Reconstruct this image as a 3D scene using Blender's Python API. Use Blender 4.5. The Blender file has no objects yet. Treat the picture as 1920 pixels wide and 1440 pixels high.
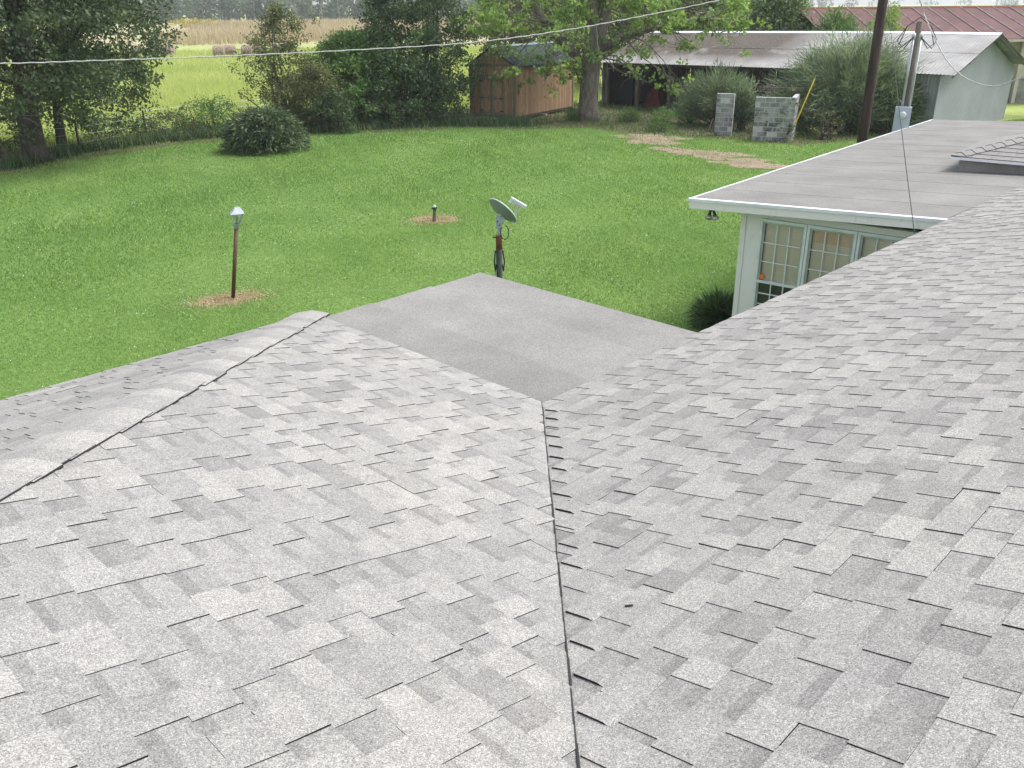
import bpy, math, random
import numpy as np
from mathutils import Vector, Matrix

# ------------------------------------------------------------------ camera, sky, sun, exposure
scene = bpy.context.scene
COL = scene.collection
H = 5.3                                        # eye height above the lawn
FPX = 1621.3
PITCH, ROLL = math.radians(23.649), math.radians(-0.5427)
FW = np.array([0, math.cos(PITCH), -math.sin(PITCH)])
RT0 = np.array([1.0, 0, 0]); UP0 = np.cross(RT0, FW)
RT = math.cos(ROLL) * RT0 + math.sin(ROLL) * UP0
UP = np.cross(RT, FW)
cam_data = bpy.data.cameras.new('camera')
cam = bpy.data.objects.new('camera', cam_data); COL.objects.link(cam)
cam_data.sensor_width = 36.0; cam_data.lens = FPX / 1920 * 36.0
cam_data.clip_start = 0.05; cam_data.clip_end = 9000
M = Matrix(((RT[0], UP[0], -FW[0], 0), (RT[1], UP[1], -FW[1], 0), (RT[2], UP[2], -FW[2], H), (0, 0, 0, 1)))
cam.matrix_world = M
scene.camera = cam

SUN_EL, SUN_AZ = math.radians(56), math.radians(80)   # azimuth from +Y, towards +X positive
world = bpy.data.worlds.new('World'); scene.world = world; world.use_nodes = True
wn = world.node_tree.nodes; wl = world.node_tree.links
sky = wn.new('ShaderNodeTexSky'); sky.sky_type = 'NISHITA'; sky.sun_disc = False
sky.sun_elevation = SUN_EL; sky.sun_rotation = SUN_AZ
sky.air_density = 1.0; sky.dust_density = 2.5; sky.ozone_density = 1.0
hs = wn.new('ShaderNodeHueSaturation'); hs.inputs['Saturation'].default_value = .3      # thin overcast: a nearly white sky
wl.new(sky.outputs[0], hs.inputs['Color']); wl.new(hs.outputs[0], wn['Background'].inputs[0]); wn['Background'].inputs[1].default_value = 0.15
sd = bpy.data.lights.new('sun', 'SUN'); sd.energy = 1.5; sd.angle = math.radians(28); sd.color = (1.0, 0.975, 0.93)
sun = bpy.data.objects.new('sun', sd); COL.objects.link(sun)
sun.rotation_euler = Vector((math.sin(SUN_AZ) * math.cos(SUN_EL), math.cos(SUN_AZ) * math.cos(SUN_EL), math.sin(SUN_EL))).to_track_quat('Z', 'Y').to_euler()
scene.view_settings.view_transform = 'Standard'; scene.view_settings.look = 'None'
scene.view_settings.gamma = 1.0; scene.view_settings.exposure = 1.22
scene.cycles.max_bounces = 5; scene.cycles.diffuse_bounces = 3; scene.cycles.transparent_max_bounces = 8

rng = np.random.default_rng(7)
random.seed(7)
V3 = lambda *a: np.array(a, float)

def ray(x, y):
    d = FW + RT * (x - 960) / FPX + UP * (720 - y) / FPX
    return d / np.linalg.norm(d)
def at(x, y, z=0.0):                            # where the line of sight meets height z
    d = ray(x, y); return V3(0, 0, H) + d * ((z - H) / d[2])
def far(x, y, dist):                            # a point on the line of sight, at a ground distance
    d = ray(x, y); return V3(0, 0, H) + d * (dist / math.hypot(d[0], d[1]))
def proj(P):
    q = np.asarray(P, float) - V3(0, 0, H); z = q @ FW
    return 960 + FPX * (q @ RT) / z, 720 - FPX * (q @ UP) / z, z

# ------------------------------------------------------------------ materials
class NT:
    def __init__(s, name):
        s.m = bpy.data.materials.new(name); s.m.use_nodes = True
        s.n = s.m.node_tree.nodes; s.l = s.m.node_tree.links; s.b = s.n['Principled BSDF']
        s.out = s.n['Material Output']
    def new(s, t, **kw):
        n = s.n.new(t)
        for k, v in kw.items(): setattr(n, k, v)
        return n
    def link(s, a, b): s.l.new(a, b)
    def coord(s, scale=(1, 1, 1), kind='Object'):
        tc = s.new('ShaderNodeTexCoord'); mp = s.new('ShaderNodeMapping'); mp.inputs['Scale'].default_value = scale
        s.link(tc.outputs[kind], mp.inputs[0]); return mp.outputs[0]
    def noise(s, vec, scale, detail=4, rough=.55):
        n = s.new('ShaderNodeTexNoise'); n.inputs['Scale'].default_value = scale; n.inputs['Detail'].default_value = detail
        n.inputs['Roughness'].default_value = rough
        if vec is not None: s.link(vec, n.inputs['Vector'])
        return n.outputs[0]
    def ramp(s, fac, stops):
        r = s.new('ShaderNodeValToRGB'); e = r.color_ramp.elements
        while len(e) < len(stops): e.new(.5)
        for el, (p, c) in zip(e, stops): el.position = p; el.color = (*c, 1) if len(c) == 3 else c
        s.link(fac, r.inputs[0]); return r.outputs[0]
    def mix(s, fac, a, b, mode='MIX'):
        m = s.new('ShaderNodeMix', data_type='RGBA', blend_type=mode)
        for i, v in ((0, fac), (6, a), (7, b)):
            if isinstance(v, (int, float)): m.inputs[i].default_value = v
            elif isinstance(v, tuple): m.inputs[i].default_value = (*v, 1) if len(v) == 3 else v
            else: s.link(v, m.inputs[i])
        return m.outputs[2]
    def math(s, op, a, b=0.0, clamp=False):
        m = s.new('ShaderNodeMath', operation=op); m.use_clamp = clamp
        for i, v in ((0, a), (1, b)):
            if isinstance(v, (int, float)): m.inputs[i].default_value = v
            else: s.link(v, m.inputs[i])
        return m.outputs[0]
    def attr(s, name='tone'):
        a = s.new('ShaderNodeAttribute'); a.attribute_name = name; return a.outputs['Fac']
    def bump(s, h, strength=.3, dist=.01):
        b = s.new('ShaderNodeBump'); b.inputs['Strength'].default_value = strength; b.inputs['Distance'].default_value = dist
        s.link(h, b.inputs['Height']); s.link(b.outputs[0], s.b.inputs['Normal'])
    def done(s, col=None, rough=.8, metal=0.0, spec=.3):
        if col is not None:
            if isinstance(col, tuple): s.b.inputs['Base Color'].default_value = (*col, 1)
            else: s.link(col, s.b.inputs['Base Color'])
        s.b.inputs['Roughness'].default_value = rough; s.b.inputs['Metallic'].default_value = metal
        s.b.inputs['Specular IOR Level'].default_value = spec
        return s.m

def m_plain(name, a, b=None, scale=6, rough=.7, metal=0.0, spec=.3, bump=.0, stretch=(1, 1, 1), detail=5):
    t = NT(name); c = t.coord(stretch); n = t.noise(c, scale, detail)
    b = b or tuple(x * .75 for x in a)
    if bump: t.bump(n, bump, .02)
    return t.done(t.ramp(n, [(.35, b), (.65, a)]), rough, metal, spec)

def m_shingle():
    t = NT('shingle_granules'); tc = t.new('ShaderNodeNewGeometry').outputs['Position']
    vo = t.new('ShaderNodeTexVoronoi'); vo.inputs['Scale'].default_value = 360; t.link(tc, vo.inputs['Vector'])
    sep = t.new('ShaderNodeSeparateColor'); t.link(vo.outputs['Color'], sep.inputs[0])
    vo2 = t.new('ShaderNodeTexVoronoi'); vo2.inputs['Scale'].default_value = 120; t.link(tc, vo2.inputs['Vector'])
    sep2 = t.new('ShaderNodeSeparateColor'); t.link(vo2.outputs['Color'], sep2.inputs[0])
    tone = t.attr('tone')
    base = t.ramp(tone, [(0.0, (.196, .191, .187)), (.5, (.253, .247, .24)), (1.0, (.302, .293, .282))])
    sp = t.ramp(sep.outputs[0], [(0, (.5, .5, .5)), (.45, (.94, .94, .94)), (.8, (1.11, 1.11, 1.1)), (1, (1.58, 1.56, 1.53))])
    sp2 = t.ramp(sep2.outputs[1], [(0, (.9, .9, .9)), (1, (1.1, 1.1, 1.09))])
    big = t.mix(1.0, t.ramp(t.noise(tc, .9, 3), [(.3, (.94, .94, .955)), (.7, (1.05, 1.045, 1.03))]), t.ramp(t.noise(tc, 16, 3), [(.3, (.93, .93, .935)), (.7, (1.07, 1.07, 1.065))]), 'MULTIPLY')
    c = t.mix(1.0, t.mix(1.0, t.mix(1.0, base, sp, 'MULTIPLY'), sp2, 'MULTIPLY'), big, 'MULTIPLY')
    return t.done(c, .92, 0, .2)

def m_membrane():
    t = NT('roll_roofing'); tc = t.new('ShaderNodeNewGeometry').outputs['Position']
    vo = t.new('ShaderNodeTexVoronoi'); vo.inputs['Scale'].default_value = 160; t.link(tc, vo.inputs['Vector'])
    sep = t.new('ShaderNodeSeparateColor'); t.link(vo.outputs['Color'], sep.inputs[0])
    base = t.ramp(t.noise(tc, 1.3, 6), [(.3, (.2, .195, .186)), (.7, (.268, .262, .25))])
    tone = t.ramp(t.attr('tone'), [(0, (.78, .78, .78)), (1, (1.22, 1.22, 1.22))])
    sp = t.ramp(sep.outputs[0], [(0, (.72, .72, .72)), (1, (1.28, 1.28, 1.27))])
    return t.done(t.mix(1, t.mix(1, base, sp, 'MULTIPLY'), tone, 'MULTIPLY'), .92, 0, .2)

def m_leaf(name, dark, mid, light, transl=.3):
    t = NT(name)
    col = t.ramp(t.attr('tone'), [(0, dark), (.5, mid), (1, light)])
    t.done(col, .55, 0, .25)
    tr = t.new('ShaderNodeBsdfTranslucent'); t.link(t.mix(1.0, col, (1.25, 1.25, .7), 'MULTIPLY'), tr.inputs[0])
    ms = t.new('ShaderNodeMixShader'); ms.inputs[0].default_value = transl
    t.link(t.b.outputs[0], ms.inputs[1]); t.link(tr.outputs[0], ms.inputs[2]); t.link(ms.outputs[0], t.out.inputs[0])
    return t.m

def m_lawn():
    t = NT('lawn_turf'); tc = t.new('ShaderNodeNewGeometry').outputs['Position']
    a = t.ramp(t.noise(tc, .35, 5), [(.3, (.095, .175, .045)), (.7, (.145, .225, .066))])
    f = t.ramp(t.noise(tc, 9, 8, .7), [(.3, (.6, .6, .6)), (.7, (1.25, 1.25, 1.2))])
    return t.done(t.mix(1, a, f, 'MULTIPLY'), .95, 0, .1)

def m_field():
    t = NT('pasture'); tc = t.new('ShaderNodeNewGeometry').outputs['Position']
    sp = t.new('ShaderNodeSeparateXYZ'); t.link(tc, sp.inputs[0])
    n1 = t.noise(tc, .02, 5)
    a = t.ramp(n1, [(.35, (.24, .31, .09)), (.65, (.32, .38, .13))])
    f = t.ramp(t.noise(tc, 1.2, 7, .7), [(.3, (.75, .75, .75)), (.7, (1.2, 1.2, 1.15))])
    wob = t.math('MULTIPLY', t.math('SUBTRACT', t.noise(tc, .012, 3), .5), 160)
    yy = t.math('ADD', sp.outputs[1], wob)
    tan = t.ramp(t.math('DIVIDE', yy, 500), [(.22, (0, 0, 0)), (.32, (.85,) * 3), (.72, (.8,) * 3), (.8, (0, 0, 0))])
    lim = t.ramp(t.math('ADD', t.math('DIVIDE', sp.outputs[0], 400), .5), [(.05, (0, 0, 0)), (.2, (1,) * 3), (.6, (1,) * 3), (.66, (0, 0, 0))])
    fac = t.math('MULTIPLY', tan, lim)
    return t.done(t.mix(1, t.mix(fac, a, (.34, .29, .19)), f, 'MULTIPLY'), .95, 0, .1)

def m_corr(name, a, b, rust=None):
    t = NT(name); tc = t.coord()
    n = t.noise(tc, .8, 6); n2 = t.noise(t.coord((1, 1, .15)), 6, 4)
    c = t.mix(t.math('MULTIPLY', n2, .6), t.ramp(n, [(.35, b), (.65, a)]), b)
    return t.done(c, .7, .0, .3)

def m_barnroof():
    t = NT('weathered_tin_with_leaf_litter'); tc = t.coord()
    sp = t.new('ShaderNodeSeparateXYZ'); t.link(tc, sp.inputs[0])
    tin = t.ramp(t.noise(tc, 1.1, 7), [(.35, (.235, .23, .225)), (.65, (.335, .33, .325))])
    n = t.noise(tc, .9, 6, .65)
    # litter blown onto the end of the roof under the tree (object x runs along the eave)
    along = t.ramp(t.math('DIVIDE', sp.outputs[0], 20), [(.34, (0, 0, 0)), (.47, (1, 1, 1))])
    edge = t.ramp(t.math('DIVIDE', sp.outputs[1], 4.4), [(.05, (0, 0, 0)), (.3, (1, 1, 1))])
    m = t.math('MULTIPLY', t.math('MULTIPLY', along, edge), t.ramp(n, [(.24, (0, 0, 0)), (.42, (1, 1, 1))]))
    litter = t.ramp(t.noise(tc, 12, 6), [(.3, (.05, .042, .034)), (.7, (.13, .11, .09))])
    return t.done(t.mix(m, tin, litter), .75, .1, .3)

def m_redroof():
    t = NT('rusty_red_tin'); tc = t.coord()
    n = t.noise(tc, .7, 8, .65); n2 = t.noise(t.coord((.5, 3, 1)), 2.2, 5)
    c = t.ramp(n, [(.3, (.06, .022, .022)), (.55, (.10, .04, .038)), (.78, (.14, .066, .06))])
    c = t.mix(t.ramp(n2, [(.66, (0, 0, 0)), (.72, (.8,) * 3)]), c, (.3, .25, .24))
    return t.done(c, .7, .05, .3)

def m_siding():
    t = NT('weathered_cedar_siding'); tc = t.coord((5, 5, .5))
    n = t.noise(tc, 5, 7, .65)
    n2 = t.noise(t.coord((1, 1, 1)), .9, 4)
    tone = t.ramp(t.attr('tone'), [(0, (.75, .75, .75)), (1, (1.2, 1.2, 1.2))])
    c = t.ramp(n, [(.3, (.17, .105, .055)), (.5, (.29, .185, .105)), (.72, (.40, .28, .17))])
    c = t.mix(t.ramp(n2, [(.4, (0, 0, 0)), (.75, (.45,) * 3)]), c, (.2, .16, .12))
    return t.done(t.mix(1, c, tone, 'MULTIPLY'), .85, 0, .2)

def m_bark(name, a, b):
    t = NT(name); tc = t.coord((1, 1, .25)); n = t.noise(tc, 9, 8, .7)
    t.bump(n, .8, .05)
    return t.done(t.ramp(n, [(.35, b), (.62, a)]), .95, 0, .15)

def m_block():
    t = NT('stained_concrete_block'); tc = t.new('ShaderNodeNewGeometry').outputs['Position']
    n = t.noise(tc, 2.2, 7, .65)
    tone = t.ramp(t.attr('tone'), [(0, (.6, .6, .6)), (1, (1.15, 1.15, 1.15))])
    c = t.ramp(n, [(.36, (.09, .09, .093)), (.47, (.25, .255, .255)), (.7, (.36, .36, .355))])
    t.bump(n, .4, .01)
    return t.done(t.mix(1, c, tone, 'MULTIPLY'), .95, 0, .15)

def m_white():
    t = NT('mildewed_white_paint'); tc = t.coord()
    n = t.noise(t.coord((3, 3, .8)), 3.0, 7, .7); n2 = t.noise(tc, .8, 2)
    m = t.math('MULTIPLY', t.ramp(n, [(.54, (0, 0, 0)), (.72, (1,) * 3)]), t.ramp(n2, [(.4, (0, 0, 0)), (.6, (.75,) * 3)]))
    return t.done(t.mix(m, (.70, .70, .675), (.32, .33, .29)), .55, 0, .35)

def m_glass():
    t = NT('window_glass'); tr = t.new('ShaderNodeBsdfTransparent'); tr.inputs[0].default_value = (.9, .92, .91, 1)
    gl = t.new('ShaderNodeBsdfGlossy'); gl.inputs['Roughness'].default_value = .03
    fr = t.new('ShaderNodeFresnel'); fr.inputs[0].default_value = 1.5
    ms = t.new('ShaderNodeMixShader'); t.link(fr.outputs[0], ms.inputs[0]); t.link(tr.outputs[0], ms.inputs[1]); t.link(gl.outputs[0], ms.inputs[2])
    t.link(ms.outputs[0], t.out.inputs[0]); return t.m

def m_soil(name, a, b, scale=6):
    t = NT(name); tc = t.new('ShaderNodeNewGeometry').outputs['Position']; n = t.noise(tc, scale, 9, .7)
    t.bump(n, .5, .03)
    return t.done(t.ramp(n, [(.3, b), (.7, a)]), .98, 0, .1)

def m_blind():
    t = NT('beige_window_blind'); w = t.new('ShaderNodeTexWave', bands_direction='Z'); w.inputs['Scale'].default_value = 14
    t.link(t.coord(), w.inputs[0])
    return t.done(t.ramp(w.outputs[0], [(0, (.74, .68, .53)), (1, (.88, .83, .68))]), .9, 0, .1)

MAT = dict(
    shingle=m_shingle(), bitumen=m_plain('bitumen_edge', (.03, .029, .031), rough=.9), membrane=m_membrane(),
    white=m_white(), drip=m_plain('white_metal_edge', (.72, .74, .77), (.6, .63, .68), 3, .35, .1, .5),
    frame=m_plain('aluminium_window_frame', (.68, .74, .78), (.58, .64, .68), 8, .4, .2, .5), glass=m_glass(), blind=m_blind(),
    curtain=m_plain('peach_curtain', (.82, .62, .42), (.74, .56, .4), 4, .9), dark=m_plain('dark_interior', (.02, .02, .02), rough=1),  # dark: near-black puts the shade of unlit interiors into the colour
    screen=m_plain('grey_insect_screen', (.10, .105, .105), (.075, .08, .08), 30, .8),
    lawn=m_lawn(), field=m_field(), grass=m_leaf('grass_blades', (.092, .185, .045), (.165, .28, .075), (.29, .385, .145), .42),
    tallgrass=m_leaf('meadow_grass', (.26, .33, .10), (.40, .45, .18), (.5, .49, .28), .45),
    drygrass=m_leaf('seed_heads', (.27, .22, .14), (.38, .31, .21), (.46, .39, .28), .3),
    oak=m_leaf('oak_leaves', (.036, .06, .034), (.072, .108, .055), (.15, .19, .09), .32),
    mapleleaf=m_leaf('pale_leaves', (.09, .155, .04), (.175, .28, .075), (.28, .39, .13), .45),
    ever=m_leaf('dark_evergreen_leaves', (.033, .064, .034), (.072, .122, .058), (.16, .235, .1), .3),
    shrubg=m_leaf('green_shrub_leaves', (.06, .115, .04), (.11, .205, .065), (.2, .31, .10), .35),
    shrubo=m_leaf('olive_shrub_leaves', (.055, .07, .036), (.11, .135, .06), (.21, .22, .1), .3),
    bushleaf=m_leaf('weeping_bush_leaves', (.04, .07, .04), (.085, .13, .07), (.2, .25, .14), .3), feather=m_leaf('feathery_foliage', (.085, .125, .08), (.17, .235, .15), (.34, .4, .28), .35),
    wood_far=m_leaf('far_wood_leaves', (.045, .08, .04), (.085, .135, .06), (.15, .2, .09), .2),
    yellow=m_leaf('goldenrod', (.14, .18, .03), (.4, .33, .04), (.6, .48, .06), .2),
    bark=m_bark('grey_bark', (.20, .18, .155), (.075, .066, .056)), darkbark=m_bark('dark_bark', (.085, .075, .062), (.03, .027, .023)),
    twig=m_plain('twig_bark', (.24, .22, .19), (.13, .12, .10), 8, .9), stem=m_plain('shrub_stems', (.09, .075, .055), (.05, .04, .03), 8, .9),
    siding=m_siding(), trimwood=m_plain('grey_green_trim_boards', (.20, .17, .11), (.12, .105, .07), 5, .85, stretch=(4, 4, .6)),
    greenroof=m_corr('green_tin_roof', (.014, .042, .033), (.008, .022, .018)), ridgewhite=m_plain('pale_ridge_flashing', (.12, .19, .18), rough=.4),
    barnroof=m_barnroof(), barnwall=m_corr('grey_blue_tin_siding', (.31, .33, .33), (.24, .26, .265)),
    barnwall2=m_corr('galvanised_side_tin', (.30, .32, .32), (.17, .185, .19)),
    oldwood=m_bark('old_grey_wood', (.17, .15, .125), (.07, .06, .05)), redroof=m_redroof(), paleline=m_plain('bare_tin_seam', (.46, .42, .41), (.3, .2, .18), 2, .5),
    cream=m_plain('cream_siding', (.55, .51, .44), (.43, .40, .36), 1.5, .8), concrete=m_plain('grey_concrete', (.34, .34, .33), (.2, .2, .2), 2, .9),
    block=m_block(), mortar=m_plain('mortar', (.46, .46, .45), (.34, .34, .33), 5, .95),
    polewood=m_plain('tarred_pole', (.06, .042, .034), (.028, .022, .02), 6, .85, stretch=(3, 3, .3)), polegrey=m_plain('grey_pole_top', (.15, .135, .11), (.08, .075, .06), 6, .9, stretch=(3, 3, .3)),
    conduit=m_plain('galvanised_conduit', (.45, .48, .50), (.36, .39, .41), 5, .35, .5, .5), meter=m_plain('grey_enamel_box', (.40, .46, .50), (.34, .40, .44), 2, .45),
    cable=m_plain('grey_cable', (.5, .5, .49), (.3, .3, .3), 30, .6), black=m_plain('black_rubber', (.018, .018, .02), rough=.6), yellowp=m_plain('yellow_plastic', (.72, .55, .06), (.6, .45, .05), 5, .5),
    lampmetal=m_plain('faded_lamp_metal', (.42, .46, .50), (.34, .38, .42), 10, .45, .3), brownpost=m_plain('brown_paint', (.095, .052, .032), (.07, .04, .025), 5, .6),
    lampglass=m_glass(), dish=m_plain('grey_dish', (.2, .225, .225), (.17, .19, .19), 3, .5), dishlight=m_plain('pale_grey_plastic', (.55, .60, .60), (.48, .53, .53), 6, .5),
    rust=m_plain('rust', (.17, .065, .03), (.10, .04, .022), 12, .9), ironpipe=m_plain('dark_painted_pipe', (.05, .056, .054), (.03, .034, .032), 8, .6),
    straw=m_leaf('dry_straw', (.22, .17, .09), (.38, .31, .18), (.5, .43, .28), .2), strawsoil=m_soil('straw_covered_soil', (.36, .30, .17), (.19, .16, .08), 14),
    dirt=m_soil('bare_sandy_soil', (.30, .235, .175), (.16, .125, .09), 1.4), leaflitter=m_soil('leaf_litter', (.16, .12, .085), (.07, .06, .04), 4),
    hay=m_bark('hay', (.36, .28, .22), (.15, .115, .09)), orange=m_plain('orange_sticker', (.75, .2, .03), (.7, .17, .03), 4, .5), bulb=m_plain('flood_bulb', (.45, .45, .43), (.2, .2, .2), 20, .2, .3, .6),
    redmetal=m_plain('rust_red_metal', (.16, .04, .025), (.08, .025, .018), 4, .7), bluevent=m_plain('blue_grey_metal', (.06, .09, .14), (.04, .06, .1), 4, .4),
    whiteflower=m_plain('white_clover', (.75, .75, .7), (.6, .6, .55), 4, .8), slab=m_plain('grey_slab', (.26, .25, .23), (.16, .155, .145), 4, .9),
)

# ------------------------------------------------------------------ mesh helpers
class MB:
    def __init__(s): s.v = []; s.f = []; s.mi = []; s.t = []
    def face(s, pts, mi=0, tone=.5):
        i = len(s.v); s.v.extend([tuple(map(float, p)) for p in pts]); s.f.append(tuple(range(i, i + len(pts)))); s.mi.append(mi); s.t.append(tone)
    def prism(s, bottom, top, mi=0, mside=None, tone=.5, cap=True, bot=True):
        n = len(top); i = len(s.v); s.v.extend([tuple(map(float, p)) for p in bottom]); s.v.extend([tuple(map(float, p)) for p in top])
        ms = mi if mside is None else mside
        for k in range(n):
            k2 = (k + 1) % n; s.f.append((i + k, i + k2, i + n + k2, i + n + k)); s.mi.append(ms); s.t.append(tone)
        if cap: s.f.append(tuple(range(i + n, i + 2 * n))); s.mi.append(mi); s.t.append(tone)
        if bot: s.f.append(tuple(range(i + n - 1, i - 1, -1))); s.mi.append(ms); s.t.append(tone)
    def box(s, c, size, ax=None, mi=0, tone=.5):
        """box centred at c, half axes along the rows of ax"""
        ax = np.eye(3) if ax is None else np.asarray(ax, float); c = np.asarray(c, float); h = np.asarray(size, float) / 2
        q = lambda a, b, d: c + ax[0] * a * h[0] + ax[1] * b * h[1] + ax[2] * d * h[2]
        s.prism([q(-1, -1, -1), q(1, -1, -1), q(1, 1, -1), q(-1, 1, -1)], [q(-1, -1, 1), q(1, -1, 1), q(1, 1, 1), q(-1, 1, 1)], mi, None, tone)
    def tube(s, pts, radii, sides=8, mi=0, tone=.5, caps=True):
        pts = [np.asarray(p, float) for p in pts]; n = len(pts)
        if not hasattr(radii, '__len__'): radii = [radii] * n
        base = len(s.v); ref = None
        for k in range(n):
            d = pts[min(k + 1, n - 1)] - pts[max(k - 1, 0)]; d = d / (np.linalg.norm(d) + 1e-9)
            if ref is None: ref = V3(1, 0, 0) if abs(d[0]) < .8 else V3(0, 1, 0)
            a = np.cross(d, ref); a /= np.linalg.norm(a) + 1e-9; b = np.cross(d, a); ref = np.cross(a, d) if np.linalg.norm(np.cross(a, d)) > .1 else ref
            for j in range(sides):
                w = 2 * math.pi * j / sides; s.v.append(tuple(pts[k] + radii[k] * (math.cos(w) * a + math.sin(w) * b)))
        for k in range(n - 1):
            for j in range(sides):
                j2 = (j + 1) % sides; s.f.append((base + k * sides + j, base + k * sides + j2, base + (k + 1) * sides + j2, base + (k + 1) * sides + j)); s.mi.append(mi); s.t.append(tone)
        if caps:
            s.f.append(tuple(base + j for j in range(sides - 1, -1, -1))); s.f.append(tuple(base + (n - 1) * sides + j for j in range(sides))); s.mi += [mi, mi]; s.t += [tone, tone]
    def build(s, name, mats, parent=None, smooth=False, origin=None):
        me = bpy.data.meshes.new(name)
        v = s.v if origin is None else [(p[0] - origin[0], p[1] - origin[1], p[2] - origin[2]) for p in s.v]
        me.from_pydata(v, [], s.f)
        for m in (mats if isinstance(mats, (list, tuple)) else [mats]): me.materials.append(m)
        me.polygons.foreach_set('material_index', s.mi)
        a = me.attributes.new('tone', 'FLOAT', 'FACE'); a.data.foreach_set('value', np.array(s.t, dtype=np.float32))
        if smooth: me.polygons.foreach_set('use_smooth', [True] * len(s.f))
        me.update()
        o = bpy.data.objects.new(name, me); COL.objects.link(o)
        if origin is not None: o.location = origin
        if parent: put(o, parent)
        return o

def put(o, parent):
    o.parent = parent; o.matrix_parent_inverse = WM(parent).inverted()
def WM(o):
    m = o.matrix_basis.copy()
    return WM(o.parent) @ o.matrix_parent_inverse @ m if o.parent else m
def tag(o, label=None, cat=None, group=None, kind=None):
    for k, v in (('label', label), ('category', cat), ('group', group), ('kind', kind)):
        if v: o[k] = v
    return o
def empty(name, loc, label, cat, group=None):
    o = bpy.data.objects.new(name, None); COL.objects.link(o); o.location = tuple(map(float, loc)); o.empty_display_size = .2
    return tag(o, label, cat, group)

def tris_mesh(name, verts, nper, tone, mat, parent=None):
    """verts (N*nper,3): N faces of nper corners each; tone (N)"""
    n = len(verts) // nper; me = bpy.data.meshes.new(name)
    me.vertices.add(len(verts)); me.vertices.foreach_set('co', np.ascontiguousarray(verts, dtype=np.float32).ravel())
    me.loops.add(len(verts)); me.loops.foreach_set('vertex_index', np.arange(len(verts), dtype=np.int32))
    me.polygons.add(n); me.polygons.foreach_set('loop_start', np.arange(0, n * nper, nper, dtype=np.int32))
    me.polygons.foreach_set('loop_total', np.full(n, nper, dtype=np.int32))
    me.materials.append(mat); a = me.attributes.new('tone', 'FLOAT', 'FACE'); a.data.foreach_set('value', np.asarray(tone, dtype=np.float32))
    me.update(calc_edges=True); me.validate()
    o = bpy.data.objects.new(name, me); COL.objects.link(o)
    if parent: put(o, parent)
    return o

def leaf_quads(c, size, aspect=.55, droop=0.0, axis=None, spread=1.0):
    """rhombic leaves at points c"""
    n = len(c); d = rng.normal(size=(n, 3)) * spread
    if axis is not None: d = d + axis
    d[:, 2] -= droop
    d /= np.linalg.norm(d, axis=1, keepdims=True) + 1e-9
    q = rng.normal(size=(n, 3)); s = np.cross(d, q); s /= np.linalg.norm(s, axis=1, keepdims=True) + 1e-9
    L = (size * rng.uniform(.6, 1.3, n))[:, None]; W = L * aspect / 2
    a = c; b = c + d * L * .45 + s * W; e = c + d * L; f = c + d * L * .45 - s * W
    return np.stack([a, b, e, f], 1).reshape(-1, 3)

def clump_leaves(centers, radii, n_each, size, tone_c, aspect=.55, droop=.3, flat=.75, tvar=.16):
    P = []; T = []
    for c, r, tc in zip(centers, radii, tone_c):
        k = max(3, int(n_each * rng.uniform(.6, 1.4)))
        o = rng.normal(size=(k, 3)); o /= np.linalg.norm(o, axis=1, keepdims=True); o *= (rng.uniform(0, 1, (k, 1)) ** .45) * r; o[:, 2] *= flat
        P.append(c + o); T.append(np.clip(tc + rng.normal(size=k) * tvar, 0, 1))
    P = np.concatenate(P); T = np.concatenate(T)
    return leaf_quads(P, size, aspect, droop), T

def grow(p, d, L, r, lev, mb, tips, kids=4, wig=.18, rise=.05, spread=.75, sides=6, keep=.45):
    pts = [np.array(p, float)]; dd = np.array(d, float); dd /= np.linalg.norm(dd); n = 5
    for k in range(n):
        dd = dd + rng.normal(size=3) * wig + V3(0, 0, rise); dd /= np.linalg.norm(dd); pts.append(pts[-1] + dd * L / n)
    mb.tube(pts, [r * (1 - .7 * k / n) for k in range(n + 1)], max(3, sides), caps=False)
    tips.append((pts[-1], lev))
    if lev == 0:
        tips.append((pts[3], lev)); return
    for k in range(kids):
        i = rng.integers(2, n + 1); nd = dd + rng.normal(size=3) * spread; nd /= np.linalg.norm(nd)
        grow(pts[i], nd, L * keep * rng.uniform(.8, 1.4), r * .42, lev - 1, mb, tips, kids, wig, rise, spread, sides - 1, keep)

# ------------------------------------------------------------------ ground
def poly_sheet(name, pts, z, mat, kind='structure'):
    mb = MB(); mb.face([(p[0], p[1], z) for p in pts]); o = mb.build(name, mat); tag(o, kind=kind); return o
def blob(c, rx, ry, rot=0, n=40, wob=.18):
    ph = rng.uniform(0, 6.28, 4); out = []
    for k in range(n):
        w = 2 * math.pi * k / n; r = 1 + wob * (math.sin(2 * w + ph[0]) * .5 + math.sin(3 * w + ph[1]) * .35 + math.sin(5 * w + ph[2]) * .3 + math.sin(11 * w + ph[3]) * .2)
        x, y = rx * r * math.cos(w), ry * r * math.sin(w)
        out.append((c[0] + x * math.cos(rot) - y * math.sin(rot), c[1] + x * math.sin(rot) + y * math.cos(rot)))
    return out
def inside(P, poly):
    x, y = P[:, 0], P[:, 1]; ins = np.zeros(len(P), bool); n = len(poly)
    for i in range(n):
        x1, y1 = poly[i]; x2, y2 = poly[(i + 1) % n]
        c = ((y1 > y) != (y2 > y)) & (x < (x2 - x1) * (y - y1) / (y2 - y1 + 1e-12) + x1); ins ^= c
    return ins

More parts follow.
